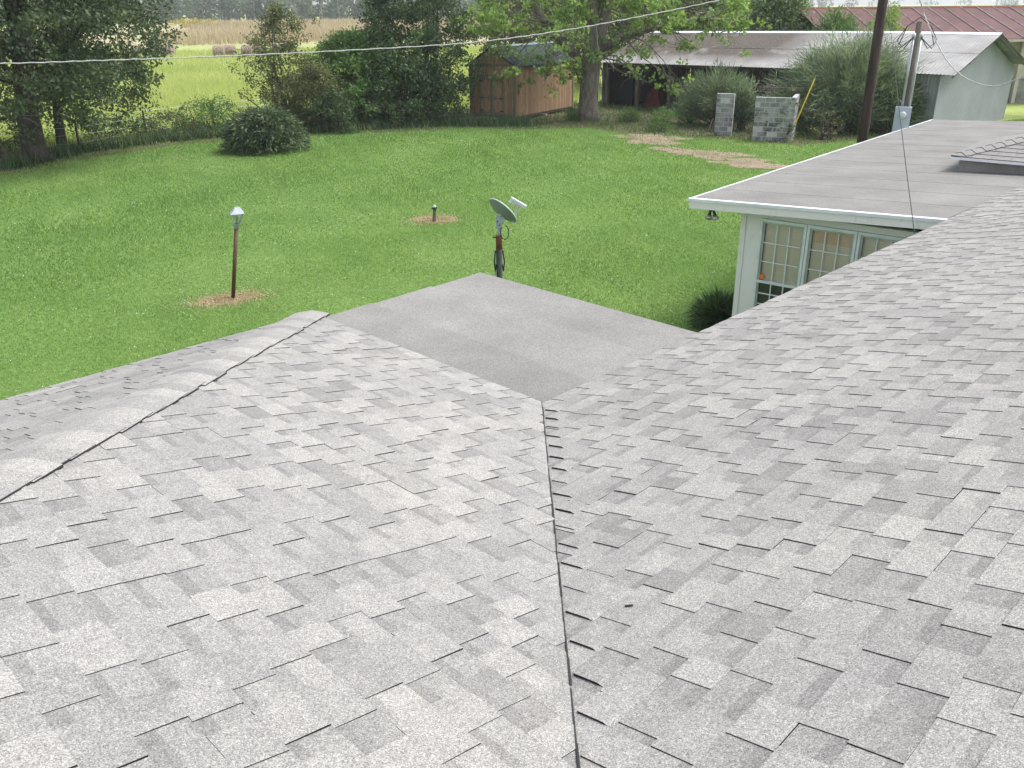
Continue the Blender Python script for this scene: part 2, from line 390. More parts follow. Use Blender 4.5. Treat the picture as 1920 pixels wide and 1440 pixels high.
poly_sheet('ground', [(1300 * math.cos(2 * math.pi * k / 64), 700 + 1300 * math.sin(2 * math.pi * k / 64)) for k in range(64)], 0, MAT['field'])
BACK = [(-300, 352), (0, 322), (130, 290), (300, 268), (420, 258), (600, 250), (830, 238), (990, 239), (1110, 236), (1170, 240), (1230, 247), (1330, 254), (1460, 264), (1600, 258), (1760, 244), (1920, 222), (2100, 225)]
back = [tuple(at(x, y)[:2]) for x, y in BACK]
LAWN = [(-60, back[0][1] - 8)] + back + [(60, 30), (60, -40), (-60, -40)]
poly_sheet('lawn', LAWN, .004, MAT['lawn'])
SOILS = [blob(at(px_, py_)[:2], rx_, ry_, ro_, wob=.6) for px_, py_, rx_, ry_, ro_ in ((1222, 261, 1.7, 1.2, -.5), (1316, 288, 1.5, 1.15, -.6), (1395, 305, 1.2, .7, -.5), (1455, 314, 1.1, .8, -.4))]
for k, q in enumerate(SOILS): poly_sheet('bare_soil', q, .009 + .003 * k, MAT['dirt'])
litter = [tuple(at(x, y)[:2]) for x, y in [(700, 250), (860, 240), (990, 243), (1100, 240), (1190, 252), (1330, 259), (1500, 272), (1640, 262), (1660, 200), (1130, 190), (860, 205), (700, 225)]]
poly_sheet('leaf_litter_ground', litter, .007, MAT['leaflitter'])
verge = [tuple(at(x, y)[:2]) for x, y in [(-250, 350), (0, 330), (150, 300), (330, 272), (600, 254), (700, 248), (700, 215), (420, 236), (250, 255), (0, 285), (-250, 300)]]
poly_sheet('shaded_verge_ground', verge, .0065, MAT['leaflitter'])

# ------------------------------------------------------------------ the main house
TH = math.radians(45.384)
CR = V3(math.cos(TH), math.sin(TH), 0); DN = V3(-math.sin(TH), math.cos(TH), 0); Z = V3(0, 0, 1)
EZ = H - 2.577
C0 = V3(.21, 5.53, EZ)
PR, PL = math.radians(14.766), math.radians(14.275)
KV = math.tan(PL) / math.tan(PR)                 # valley: upslope run on the right slope per run on the left one
HIP0, HIPK = 2.87, .89                           # hip in plan: s = HIP0 - HIPK*w
PM = math.atan(math.tan(PL) / HIPK)
EXPO = .143

def clip(poly, a, b, c):                         # keep a*u+b*v+c >= 0
    out = []; n = len(poly)
    for i in range(n):
        p, q = poly[i], poly[(i + 1) % n]; fp = a * p[0] + b * p[1] + c; fq = a * q[0] + b * q[1] + c
        if fp >= 0: out.append(p)
        if (fp >= 0) != (fq >= 0):
            t = fp / (fp - fq); out.append((p[0] + (q[0] - p[0]) * t, p[1] + (q[1] - p[1]) * t))
    return out

class Slope:
    """u along the eave, v up the slope (surface distance)"""
    def __init__(s, origin, ud, upd, pitch, planes, urange, vmax, flip):
        s.o = origin; s.u = ud; s.w = upd * math.cos(pitch) + Z * math.sin(pitch); s.n = np.cross(s.u, s.w); s.planes = planes; s.ur = urange; s.vmax = vmax
        if s.n[2] < 0: s.n = -s.n
        s.cp = math.cos(pitch); s.flip = flip
    def P(s, u, v, h=0.0): return s.o + s.u * u + s.w * v + s.n * h
    def clip(s, poly):
        for a, b, c in s.planes:
            if not poly: return poly
            poly = clip(poly, a, b / 1.0, c)
        return poly
    def deck(s, name, mat, parent):
        poly = s.clip([(s.ur[0], 0), (s.ur[1], 0), (s.ur[1], s.vmax), (s.ur[0], s.vmax)])
        mb = MB(); top = [s.P(u, v, -.006) for u, v in poly]; bot = [s.P(u, v, -.05) for u, v in poly]
        mb.prism(bot, top, 0); return mb.build(name, mat, parent)

def make_tabs(S, near_edge=None):
    """list of (center, MB) one for each tab: a raised tooth and the recess beside it"""
    out = []; nC = int(S.vmax / EXPO)
    for i in range(nC):
        v0, v1 = i * EXPO, (i + 1) * EXPO
        u = S.ur[0] + rng.uniform(0, .3); run = rng.uniform(.25, .75)
        while u < S.ur[1]:
            wt = rng.choice([.12, .16, .19, .23]) * rng.uniform(.9, 1.1); wr = rng.choice([.08, .12, .16, .2]) * rng.uniform(.85, 1.15)
            if rng.random() < .12: run = rng.uniform(.2, .8)
            tt = float(np.clip(.62 + .3 * (run - .5) + rng.normal() * .22, .1, 1)); tr = float(np.clip(.5 + .3 * (run - .5) + rng.normal() * .2, .05, .9))
            jit = rng.normal() * .002; lift = abs(rng.normal()) * .0007; mb = MB()
            if rng.random() < .03: lift += .002
            def surf(a, b, hh, tilt=.0032, lo=v0): return S.P(a, b, hh + tilt * (1 - (b - lo) / EXPO))
            # recess: printed darker band at its head, plain granules below, bitumen butt
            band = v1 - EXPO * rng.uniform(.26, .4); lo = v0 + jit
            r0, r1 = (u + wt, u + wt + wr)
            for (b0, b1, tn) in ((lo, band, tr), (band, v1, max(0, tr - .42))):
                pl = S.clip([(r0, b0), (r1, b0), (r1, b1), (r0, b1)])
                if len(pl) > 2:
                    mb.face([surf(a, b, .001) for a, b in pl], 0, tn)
            pl = S.clip([(r0, lo), (r1, lo), (r1, lo + .001), (r0, lo + .001)])
            if len(pl) > 2: mb.prism([S.P(a, b, -.004) for a, b in pl], [surf(a, b, .0009) for a, b in pl], 1, 1, cap=False, bot=False)
            # tooth
            ledge = near_edge(v0) if near_edge else None
            th = .0035 + lift
            sk = rng.normal() * .003
            cuts = [u, u + wt] if rng.random() > .3 or wt < .15 else [u, u + wt * rng.uniform(.35, .65), u + wt]
            for k in range(len(cuts) - 1):
                a0, a1 = cuts[k], cuts[k + 1]; s0 = sk if k == 0 else 0; s1 = -sk if k == len(cuts) - 2 else 0
                pl = S.clip([(a0 + s0, lo), (a1 + s1, lo), (a1, v1), (a0, v1)])
                if len(pl) < 3: continue
                tn = tt if k == 0 else float(np.clip(tt + rng.choice([-1, 1]) * rng.uniform(.1, .25), .05, 1))
                mb.prism([S.P(a, b, -.004) for a, b in pl], [surf(a, b, th) for a, b in pl], 0, 1, tn, bot=False)
            if mb.f:
                out.append((np.mean(np.array(mb.v), 0), mb))
            u += wt + wr
    return out

house = empty('house', (C0[0], C0[1], 0), 'house roofed in pale grey laminated shingles with a valley, seen from on top', 'house')
# right slope R: upslope is -DN ; valley is where v_run = -KV*u
cr, cl, cm = math.cos(PR), math.cos(PL), math.cos(PM)
VR = 6.4
R = Slope(C0, CR, -DN, PR, [(KV, cr, 0.0)], (-6.6, 15), VR, False)             # v*cr >= -KV*u
# left slope L: coordinate u = along DN, upslope is -CR ; valley  s >= -KV*w ; hip s <= HIP0-HIPK*w
L = Slope(C0, DN, -CR, PL, [(1, KV * cl, 0.0), (-1, -HIPK * cl, HIP0)], (-6.4, 3), VR, True)
HC = C0 + DN * HIP0
# far left slope: u along -CR, upslope -DN ; hip: s drop = HIPK*w -> v*cm <= HIPK*u
MM = Slope(HC, -CR, -DN, PM, [(HIPK, -cm, 0.0)], (0, 7.5), VR, True)

deckR = R.deck('roof_slope', MAT['bitumen'], house); deckL = L.deck('roof_slope', MAT['bitumen'], house); deckM = MM.deck('roof_slope', MAT['bitumen'], house)
deckR['label'] = 'long right hand shingled slope'; deckL['label'] = 'shingled slope between hip and valley'; deckM['label'] = 'narrow shingled slope beyond the hip'
# raise the left slope a little so that its cut edge laps over the valley
L.o = L.o + L.n * .009
tabs = []
for S, deck, ne in ((R, deckR, lambda v: -v * cr / KV), (L, deckL, None), (MM, deckM, None)):
    for c, mb in make_tabs(S, ne):
        x, y, z = proj(c); vis = z > .2 and -60 < x < 1980 and 300 < y < 1500
        tabs.append((np.linalg.norm(c - V3(0, 0, H)) if vis else 1e6, c, mb, deck))
tabs.sort(key=lambda t: t[0])
SM = [MAT['shingle'], MAT['bitumen']]
rest = {}
for i, (d, c, mb, deck) in enumerate(tabs):
    if i < 300: mb.build('shingle_tab', SM, deck, origin=c)
    else:
        r = rest.setdefault(deck.name, (deck, MB())); k = len(r[1].v); r[1].v += mb.v; r[1].f += [tuple(q + k for q in f) for f in mb.f]; r[1].mi += mb.mi; r[1].t += mb.t
for deck, mb in rest.values():
    o = mb.build('shingle_tabs', SM, deck); o['kind'] = 'stuff'
# cut line of the valley: the trimmed edge of the left slope's shingles
mb = MB(); N = 60
for k in range(N):
    w0, w1 = VR / cl * cl * k / N, VR * (k + 1) / N
    f = lambda w, e, h: L.P(-KV * w * cl + e, w, h)
    a = rng.normal() * .0015
    mb.prism([f(w0, .0 + a, -.012), f(w1, .0 + a, -.012), f(w1, .008, -.012), f(w0, .008, -.012)], [f(w0, .0 + a, .0075), f(w1, .0 + a, .0075), f(w1, .008, .0075), f(w0, .008, .0075)], 1, 1, .4)
o = mb.build('valley_edge', SM, deckL)
# shingle ends of the right slope that curl up beside the cut
mb = MB()
for i in range(1, int(VR / EXPO)):
    v0, v1 = i * EXPO, (i + 1) * EXPO - .004; u0 = -v0 * cr / KV + rng.uniform(.002, .014); hh_ = float(rng.uniform(.0085, .0125)); v0 += rng.uniform(0, .02); vm = v0 + (v1 - v0) * .8; wd = rng.uniform(.1, .16); tn_ = float(rng.uniform(.4, .8))
    mb.face([R.P(u0, v0, 0), R.P(u0, v1, 0), R.P(u0, vm, hh_), R.P(u0, v0, hh_ + .003)], 1)
    mb.face([R.P(u0, v0, hh_ + .003), R.P(u0 + wd, v0, .007), R.P(u0 + wd, vm, .004), R.P(u0, vm, hh_)], 0, tn_)
    mb.face([R.P(u0, vm, hh_), R.P(u0 + wd, vm, .004), R.P(u0 + wd, v1, .001), R.P(u0, v1, .001)], 0, tn_)
o = mb.build('valley_shingle_ends', SM, deckR); o['kind'] = 'stuff'
# hip caps
hipd = (-CR - DN * HIPK); hl = np.linalg.norm(hipd); hipd = hipd / hl
rise = math.tan(PL) / hl
hd = hipd + Z * rise; hd /= np.linalg.norm(hd); side = np.cross(hd, Z); side /= np.linalg.norm(side)   # horizontal, across the hip
capn = 44
for k in range(capn):
    mb = MB(); t0, t1 = k * EXPO - .02, (k + 1) * EXPO + .05
    tone = float(np.clip((.95 if k % 3 == 1 else .4 if k % 3 == 0 else .65) + rng.normal() * .12, .15, 1.0)); prof = []; hump = .007 + .004 * (k % 3 == 1)
    wj = rng.normal() * .006
    m = 8
    for (t, lift) in ((t0, .029), (t1, .024)):
        row = []
        for j in range(m + 1):
            q = -1 + 2 * j / m; x = q * (.155 + wj)
            # the two slopes fall away from the hip; round the crest
            sl = np.cross(side, hd)
            drop = math.sqrt(x * x + .0009) * .178
            row.append(HC + hd * t + side * x - Z * drop + Z * (lift + hump * .35 * (1 - q * q)))
        prof.append(row)
    for j in range(m):
        mb.face([prof[0][j], prof[0][j + 1], prof[1][j + 1], prof[1][j]], 0, tone)
        lo = [prof[0][j] - Z * .012, prof[0][j + 1] - Z * .012]
        mb.face([lo[0], lo[1], prof[0][j + 1], prof[0][j]], 1, tone)
    for j in (0, m):
        mb.face([prof[0][j] - Z * .02, prof[0][j], prof[1][j], prof[1][j] - Z * .018], 1, tone)
    o = mb.build('hip_cap_shingle', SM, house, origin=HC + hd * (t0 + .07))
# scraps left on the shingles
for (px_, py_, sl_, ln_, lb_) in ((1180, 1140, R, .03, 'small dark scrap of shingle lying on the right slope'), (403, 716, L, .03, 'tiny dark scrap on the left slope near the hip')):
    d_ = ray(px_, py_); t_ = ((sl_.o - V3(0, 0, H)) @ sl_.n) / (d_ @ sl_.n); c_ = V3(0, 0, H) + d_ * t_ + sl_.n * .010
    mb = MB(); mb.box(c_, (ln_, .008, .003), [sl_.w * .8 + sl_.u * .6, sl_.u * .8 - sl_.w * .6, sl_.n]); o = mb.build('shingle_scrap', MAT['bitumen']); tag(o, lb_, 'scrap', 'scraps on the roof')
# eave edges and soffit, walls
def strip(mb, a, b, out, h0, h1, th, mi=0):
    d = b - a; d = d / np.linalg.norm(d)
    mb.prism([a + out * 0 + Z * h0, b + Z * h0, b + out * th + Z * h0, a + out * th + Z * h0], [a + Z * h1, b + Z * h1, b + out * th + Z * h1, a + out * th + Z * h1], mi)
mb = MB(); strip(mb, C0 + CR * 1.95, C0 + CR * 15, DN, -.2, -.012, .02); mb.build('fascia', MAT['white'], house)
mb = MB(); strip(mb, HC - CR * 7.5, HC, DN, -.2, -.012, .02); mb.build('fascia', MAT['white'], house)
# low slope porch roof in the inner corner: rolls of membrane, each lapping the next
P0, P1 = C0 - Z * .015, 2.72
wid = 2.0; nr = 3
for k in range(nr):
    a0, a1 = -.25 + k * (wid + .25) / nr, -.25 + (k + 1) * (wid + .25) / nr + .06
    if k == nr - 1: a1 = wid
    mb = MB(); g = lambda a, s, h: P0 + CR * a + DN * s + Z * h
    zz = .004 * (nr - k)
    n = 8; ss = [-.25 + (P1 + .25) * j / n for j in range(n + 1)]
    for j in range(n):
        wv = lambda a, s: .004 * math.sin(3.1 * s + k) * math.sin(2.3 * a + 1)
        e0, e1 = (a1 + (rng.normal() * .004 if 0 else 0), a1)
        mb.face([g(a0, ss[j], zz - .01), g(a1, ss[j], zz), g(a1, ss[j + 1], zz), g(a0, ss[j + 1], zz - .01)], 0, (.12, .3, .2)[k])
    mb.face([g(a1, -.25, zz), g(a1, -.25, zz - .008), g(a1, P1, zz - .008), g(a1, P1, zz)], 0, .2)
    mb.build('membrane_roll', MAT['membrane'], house)
mb = MB(); g = lambda a, s, h: P0 + CR * a + DN * s + Z * h
mb.prism([g(0, 0, -.2), g(wid - .02, 0, -.2), g(wid - .02, P1 - .02, -.2), g(0, P1 - .02, -.2)], [g(0, 0, -.02), g(wid - .02, 0, -.02), g(wid - .02, P1 - .02, -.02), g(0, P1 - .02, -.02)])
mb.build('porch_deck', MAT['white'], house)
mb = MB(); pts = [C0 + CR * (-.5) - DN * .5, C0 + CR * 15 - DN * .5, C0 + CR * 15 - DN * 11, C0 - CR * 11 - DN * 11, HC - CR * 7 - DN * .5 - CR * 4, HC - DN * .5 - CR * .5]
mb.prism([(p[0], p[1], 0) for p in pts], [(p[0], p[1], EZ - .22) for p in pts]); mb.build('wall', MAT['white'], house)
# the slopes on the far side of the ridge, behind the camera
mb = MB(); a, b = R.P(-6.6, VR, -.02), R.P(15, VR, -.02)
mb.face([a, b, b - DN * 6 - Z * 1.5, a - DN * 6 - Z * 1.5]); mb.build('rear_roof_slope', MAT['shingle'], house)
for s in (0, 1):
    c = g(wid - .12, .2 + s * 2.3, 0); mb = MB(); mb.box((c[0], c[1], (EZ - .2) / 2), (.1, .1, EZ - .2)); mb.build('porch_post', MAT['white'], house)

# ------------------------------------------------------------------ the annex with the flat roof
AU, AV, AO = V3(.786, -.618, 0), V3(.618, .786, 0), V3(2.80, 13.35, 2.55)
annex = empty('house_annex', (AO[0] + 2, AO[1] + 2, 0), 'white house wing with a flat grey roof and a row of gridded windows', 'house')
def ap(tu, tv, h=0.0): return AO + AU * tu + AV * tv + Z * (.043 * tu - .015 * tv + h)
def amax(tv): return float((C0 - AO - AV * tv) @ DN / (AU @ DN)) - .05    # runs up to the main eave
TV = 14.2; nroll = 14
for k in range(nroll):
    t0, t1 = TV * k / nroll, TV * (k + 1) / nroll + (.07 if k < nroll - 1 else 0); mb = MB()
    z0 = .004
    mb.face([ap(0, t0, z0 + .001), ap(amax(t0), t0, z0 + .001), ap(amax(t1), t1, z0 - .0015), ap(0, t1, z0 - .0015)], 0, .06 + rng.normal() * .04)
    mb.face([ap(0, t0, z0 - .003), ap(amax(t0), t0, z0 - .003), ap(amax(t0), t0, z0 + .001), ap(0, t0, z0 + .001)], 0, .05)
    mb.build('membrane_roll', MAT['membrane'], annex)
mb = MB(); q = [(0, 0), (amax(0), 0), (amax(TV), TV), (0, TV)]
mb.prism([ap(a, b, -.14) for a, b in q], [ap(a, b, -.008) for a, b in q]); mb.build('roof_deck', MAT['white'], annex)
mb = MB(); mb.prism([ap(-.02, -.025, -.15), ap(4.2, -.025, -.15), ap(4.2, 0, -.15), ap(-.02, 0, -.15)], [ap(-.02, -.025, -.035), ap(4.2, -.025, -.035), ap(4.2, 0, -.035), ap(-.02, 0, -.035)])
mb.prism([ap(-.025, 0, -.15), ap(-.001, 0, -.15), ap(-.001, TV, -.15), ap(-.025, TV, -.15)], [ap(-.025, 0, -.035), ap(-.001, 0, -.035), ap(-.001, TV, -.035), ap(-.025, TV, -.035)])
mb.build('fascia', MAT['white'], annex)
mb = MB(); mb.prism([ap(-.04, -.045, -.04), ap(4.2, -.045, -.04), ap(4.2, .01, -.04), ap(-.04, .01, -.04)], [ap(-.04, -.045, .004), ap(4.2, -.045, .004), ap(4.2, .01, .012), ap(-.04, .01, .012)])
mb.prism([ap(-.045, 0, -.04), ap(.01, 0.012, -.04), ap(.01, TV, -.04), ap(-.045, TV, -.04)], [ap(-.045, 0, .004), ap(.01, .012, .012), ap(.01, TV, .012), ap(-.045, TV, .004)])
mb.build('drip_edge', MAT['drip'], annex)
# walls: front wall faces the camera at tv=.35 with an opening for the windows
WU, WV = .69, .38
def wp(a, z, d=0.0): return V3(*(AO + AU * (WU + a) + AV * (WV - d))[:2], z)   # a along the wall, d out of the wall
WZ0, WZ1, WA0 = .75, 2.31, .30
pitchw, nwin = .73, 6
WA1 = WA0 + pitchw * nwin
mb = MB()
def wbox(mb, a0, a1, z0, z1, d0, d1, mi=0):
    mb.prism([wp(a0, z0, d0), wp(a1, z0, d0), wp(a1, z0, d1), wp(a0, z0, d1)], [wp(a0, z1, d0), wp(a1, z1, d0), wp(a1, z1, d1), wp(a0, z1, d1)], mi)
wbox(mb, 0, WA0, 0, 2.4, 0, -.12); wbox(mb, WA0, WA1, 0, WZ0, 0, -.12); wbox(mb, WA0, WA1, WZ1, 2.4, 0, -.12); wbox(mb, WA1, WA1 + .4, 0, 2.4, 0, -.12)
sidep = [(0, .12), (0.12, .12), (.12, 12.7), (0, 12.7)]
w3 = lambda a, b, z: V3(*(AO + AU * (WU + a) + AV * (WV + b))[:2], z)
mb.prism([w3(a, b, 0) for a, b in sidep], [w3(a, b, 2.25) for a, b in sidep])
mb.prism([w3(0, 12.7, 0), w3(3.2, 12.7, 0), w3(3.2, 12.82, 0), w3(0, 12.82, 0)], [w3(0, 12.7, 2.22), w3(3.2, 12.7, 2.22), w3(3.2, 12.82, 2.22), w3(0, 12.82, 2.22)])
mb.build('wall', MAT['white'], annex)
mb = MB(); wbox(mb, -.012, .07, 0, 2.395, .014, .001); mb.build('corner_board', MAT['white'], annex)
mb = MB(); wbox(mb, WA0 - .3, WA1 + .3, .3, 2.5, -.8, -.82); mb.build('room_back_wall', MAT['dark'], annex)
for k in range(nwin):
    a0 = WA0 + pitchw * k; a1 = a0 + pitchw
    mb = MB(); fw = .045
    wbox(mb, a0 + .004, a0 + fw, WZ0, WZ1, .03, -.06); wbox(mb, a1 - fw, a1 - .004, WZ0, WZ1, .03, -.06); wbox(mb, a0 + fw, a1 - fw, WZ1 - fw, WZ1 - .003, .029, -.06); wbox(mb, a0 + fw, a1 - fw, WZ0 + .003, WZ0 + fw, .029, -.06)
    mid = 1.33
    wbox(mb, a0 + fw, a1 - fw, mid - .02, mid + .02, .024, -.05)
    win = mb.build('window', MAT['frame'], annex)
    mb = MB(); wbox(mb, a0 + fw, a0 + fw + .03, WZ0 + fw, WZ1 - fw, .012, -.03); wbox(mb, a1 - fw - .03, a1 - fw, WZ0 + fw, WZ1 - fw, .012, -.03); wbox(mb, a0 + fw + .03, a1 - fw - .03, WZ1 - fw - .03, WZ1 - fw, .011, -.03)
    mb.build('sash', MAT['conduit'], win)
    x0, x1 = a0 + fw + .03, a1 - fw - .03
    for zz0, zz1, nz in ((mid + .02, WZ1 - fw - .03, 3), (WZ0 + fw, mid - .02, 3)):
        for j in (1, 2):
            mb = MB(); xx = x0 + (x1 - x0) * j / 3; wbox(mb, xx - .008, xx + .008, zz0, zz1, .004, -.012); mb.build('muntin', MAT['drip'], win)
        for j in range(1, nz):
            mb = MB(); q = zz0 + (zz1 - zz0) * j / nz; wbox(mb, x0, x1, q - .008, q + .008, .003, -.011); mb.build('muntin', MAT['drip'], win)
        for jx in range(3):
            for jz in range(nz):
                mb = MB(); xa, xb = x0 + (x1 - x0) * jx / 3 + .008, x0 + (x1 - x0) * (jx + 1) / 3 - .008; za, zb = zz0 + (zz1 - zz0) * jz / nz + .008, zz0 + (zz1 - zz0) * (jz + 1) / nz - .008
                mb.face([wp(xa, za, -.014), wp(xb, za, -.014), wp(xb, zb, -.014), wp(xa, zb, -.014)]); mb.build('pane', MAT['glass'], win)
    mb = MB(); wbox(mb, x0, x1, mid if k != 1 else mid, WZ1 - fw, -.05, -.055); mb.build('blind', MAT['blind'], win)
    mb = MB(); wbox(mb, x0, x1, WZ0, mid - .02, -.03, -.034); mb.build('insect_screen', MAT['screen'], win)
    if k == 1:
        mb = MB(); wbox(mb, x0, x1, WZ1 - .26, WZ1 - fw - .03, -.042, -.046); mb.build('curtain', MAT['curtain'], win)
    if k == 0:
        mb = MB(); c = (a0 + .1, mid + .075); pts = [(c[0] + .042 * math.cos(math.pi / 8 + j * math.pi / 4), c[1] + .042 * math.sin(math.pi / 8 + j * math.pi / 4)) for j in range(8)]
        mb.prism([wp(x, z, -.012) for x, z in pts], [wp(x, z, .006) for x, z in pts]); st = mb.build('sticker', MAT['orange'], win); st['label'] = 'orange octagonal sticker'
# flood lights under the corner of the eave
fl = empty('flood_light', ap(.28, .1, -.16), 'double floodlight under the eave corner of the white wing', 'light')
base = ap(.3, .12, -.155)
mb = MB(); mb.tube([base, base - Z * .03], .05, 10); mb.build('mount', MAT['ironpipe'], fl)
for sx in (-.07, .06):
    d = V3(sx * 3, -.3, -.75); d /= np.linalg.norm(d); p = base + AU * sx * .4 - Z * .02
    mb = MB(); mb.tube([p, p + d * .06, p + d * .10], [.02, .022, .04], 10); h = mb.build('lamp_holder', MAT['ironpipe'], fl)
    mb = MB(); mb.tube([p + d * .09, p + d * .13, p + d * .15], [.035, .055, .045], 12); mb.build('bulb', MAT['bulb'], h, smooth=True)
# small shingled hip on the flat roof
b0 = at(1783, 293, 2.86)
bo = b0; bu = AU; bv = AV
hipr = empty('raised_roof', (bo[0] + 1, bo[1] + .5, 2.8), 'small raised hip roof with shingles and white edge on the flat roof', 'roof')
bp = lambda a, b, h: bo + bu * a + bv * b + Z * h
q = [(.12, .12), (3.2, .12), (3.2, 2.4), (.12, 2.4)]
mb = MB(); mb.prism([bp(a, b, -.3) for a, b in q], [bp(a, b, -.04) for a, b in q]); mb.build('curb', MAT['membrane'], hipr)
mb = MB(); mb.prism([bp(0, 0, -.05), bp(3.2, 0, -.05), bp(3.2, .03, -.05), bp(0, .03, -.05)], [bp(0, 0, -.002), bp(3.2, 0, -.002), bp(3.2, .03, -.002), bp(0, .03, -.002)])
mb.prism([bp(0, .031, -.05), bp(.03, .031, -.05), bp(.03, 2.5, -.05), bp(0, 2.5, -.05)], [bp(0, .031, -.002), bp(.03, .031, -.002), bp(.03, 2.5, -.002), bp(0, 2.5, -.002)]); mb.build('drip_edge', MAT['drip'], hipr)
sl = .30
for k in range(8):
    b0_, b1_ = k * .155, (k + 1) * .155
    a = b0_
    while a < 3.2:
        w = rng.uniform(.25, .34); e = min(a + w, 3.2); mb = MB()
        pl = clip([(a, b0_), (e - .004, b0_), (e - .004, b1_), (a, b1_)], 1, -1, 0)
        if len(pl) > 2:
            mb.prism([bp(x, y, sl * y - .004) for x, y in pl], [bp(x, y, sl * y + .008 * (1 - (y - b0_) / .155)) for x, y in pl], 0, 1, float(rng.uniform(.2, .45)), bot=False); mb.build('shingle', SM, hipr)
        a = e
    pl = clip([(b0_, b0_), (b1_, b0_), (b1_, 2.5 - b0_), (b0_, 2.5 - b0_)], -1, 1, 0)
    mb = MB(); mb.prism([bp(x, y, sl * x - .004) for x, y in pl], [bp(x, y, sl * x + .006 * (1 - (x - b0_) / .155)) for x, y in pl], 0, 1, .35, bot=False); mb.build('shingle', SM, hipr)
for k in range(10):
    t = k * .125; mb = MB(); w = .11; L0 = .006
    row = lambda t, h: [bp(t + w, t - w, sl * (t - w) + h), bp(t, t, sl * t + h + .01), bp(t - w, t + w, sl * (t - w) + h)]
    A_, B_ = row(t, .022), row(t + .15, .012)
    if k == 0: A_ = [bp(.12, 0, .018), bp(0, 0, .022), bp(0, .12, .018)]
    for j in (0, 1): mb.face([A_[j], B_[j], B_[j + 1], A_[j + 1]], 0, .55)
    for j in (0, 1): mb.face([A_[j], A_[j + 1], A_[j + 1] - Z * .015, A_[j] - Z * .015], 1)
    mb.build('hip_cap_shingle', SM, hipr)
vent = empty('roof_vent', bp(1.3, 1.15, .35), 'small dark blue vent at the top of the raised hip roof', 'vent')
c = bp(1.32, 1.1, .3)
mb = MB(); mb.tube([c, c + Z * .13], .07, 12); mb.build('pipe', MAT['bluevent'], vent)
mb = MB(); mb.tube([c + Z * .13, c + Z * .15, c + Z * .2], [.11, .11, .02], 12); mb.build('cap', MAT['bluevent'], vent)

# ------------------------------------------------------------------ garden shed
SO = V3(.28, 44.64, 0); SA = V3(-.83, .557, 0); SB = V3(.557, .83, 0)      # SA along the door gable, SB along the side
SW, SLn, SF, SH, SR = 2.75, 5.75, .22, 2.62, 3.42
shed = empty('garden_shed', SO, 'small brown wooden garden shed with green metal roof and double doors', 'shed')
sp = lambda a, b, z: SO + SA * a + SB * b + Z * z
def boards(mb, f, length, top, n):
    for k in range(n):
        a0, a1 = length * k / n, length * (k + 1) / n - .014; t0, t1 = top(a0), top(a1)
        mb.prism([f(a0, SF, 0), f(a1, SF, 0), f(a1, SF, -.03), f(a0, SF, -.03)], [f(a0, t0, 0), f(a1, t1, 0), f(a1, t1, -.03), f(a0, t0, -.03)], 0, None, float(rng.uniform(.1, .9)))
gtop = lambda a: SH + (SR - SH) * (1 - abs(a - SW / 2) / (SW / 2)) - .03
mb = MB(); boards(mb, lambda a, z, d: sp(a, -d, z), SW, gtop, 26); mb.build('gable_siding', MAT['siding'], shed)
mb = MB(); boards(mb, lambda a, z, d: sp(-d, a, z), SLn, lambda a: SH, 46); mb.build('side_siding', MAT['siding'], shed)
mb = MB(); q = [(.035, .035), (SW, .035), (SW, SLn), (.035, SLn)]
mb.prism([sp(a, b, SF) for a, b in q], [sp(a, b, SH) for a, b in q]); mb.build('wall', MAT['dark'], shed)
mb = MB()
for a in (.1, SW - .1): mb.prism([sp(a - .05, 0, .08), sp(a + .05, 0, .08), sp(a + .05, SLn, .12), sp(a - .05, SLn, .12)], [sp(a - .05, 0, SF), sp(a + .05, 0, SF), sp(a + .05, SLn, SF), sp(a - .05, SLn, SF)])
mb.build('skid', MAT['oldwood'], shed)
def trim(name, a0, a1, z0, z1, d=.03, parent=shed, mat='trimwood'):
    mb = MB(); mb.prism([sp(a0, -.001, z0), sp(a1, -.001, z0), sp(a1, -d, z0), sp(a0, -d, z0)], [sp(a0, -.001, z1), sp(a1, -.001, z1), sp(a1, -d, z1), sp(a0, -d, z1)]); return mb.build(name, MAT[mat], parent)
trim('corner_board', -.03, .12, SF, SH); trim('corner_board', SW - .1, SW, SF, SH); trim('cross_board', .12, SW - .1, SH - .06, SH + .05, .034); trim('door_head_board', .62, 2.13, 2.02, 2.16, .04)
mb = MB(); mb.prism([sp(-.001, -.03, SF), sp(-.001, .12, SF), sp(-.03, .12, SF), sp(-.03, -.03, SF)], [sp(-.001, -.03, SH - .02), sp(-.001, .12, SH - .02), sp(-.03, .12, SH - .02), sp(-.03, -.03, SH - .02)]); mb.build('corner_board', MAT['trimwood'], shed)
mb = MB(); mb.prism([sp(-.001, SLn - .12, SF), sp(-.001, SLn, SF), sp(-.03, SLn, SF), sp(-.03, SLn - .12, SF)], [sp(-.001, SLn - .12, SH - .02), sp(-.001, SLn, SH - .02), sp(-.03, SLn, SH - .02), sp(-.03, SLn - .12, SH - .02)]); mb.build('corner_board', MAT['trimwood'], shed)
trim('sill_board', .12, SW - .1, SF - .02, SF + .07, .034)
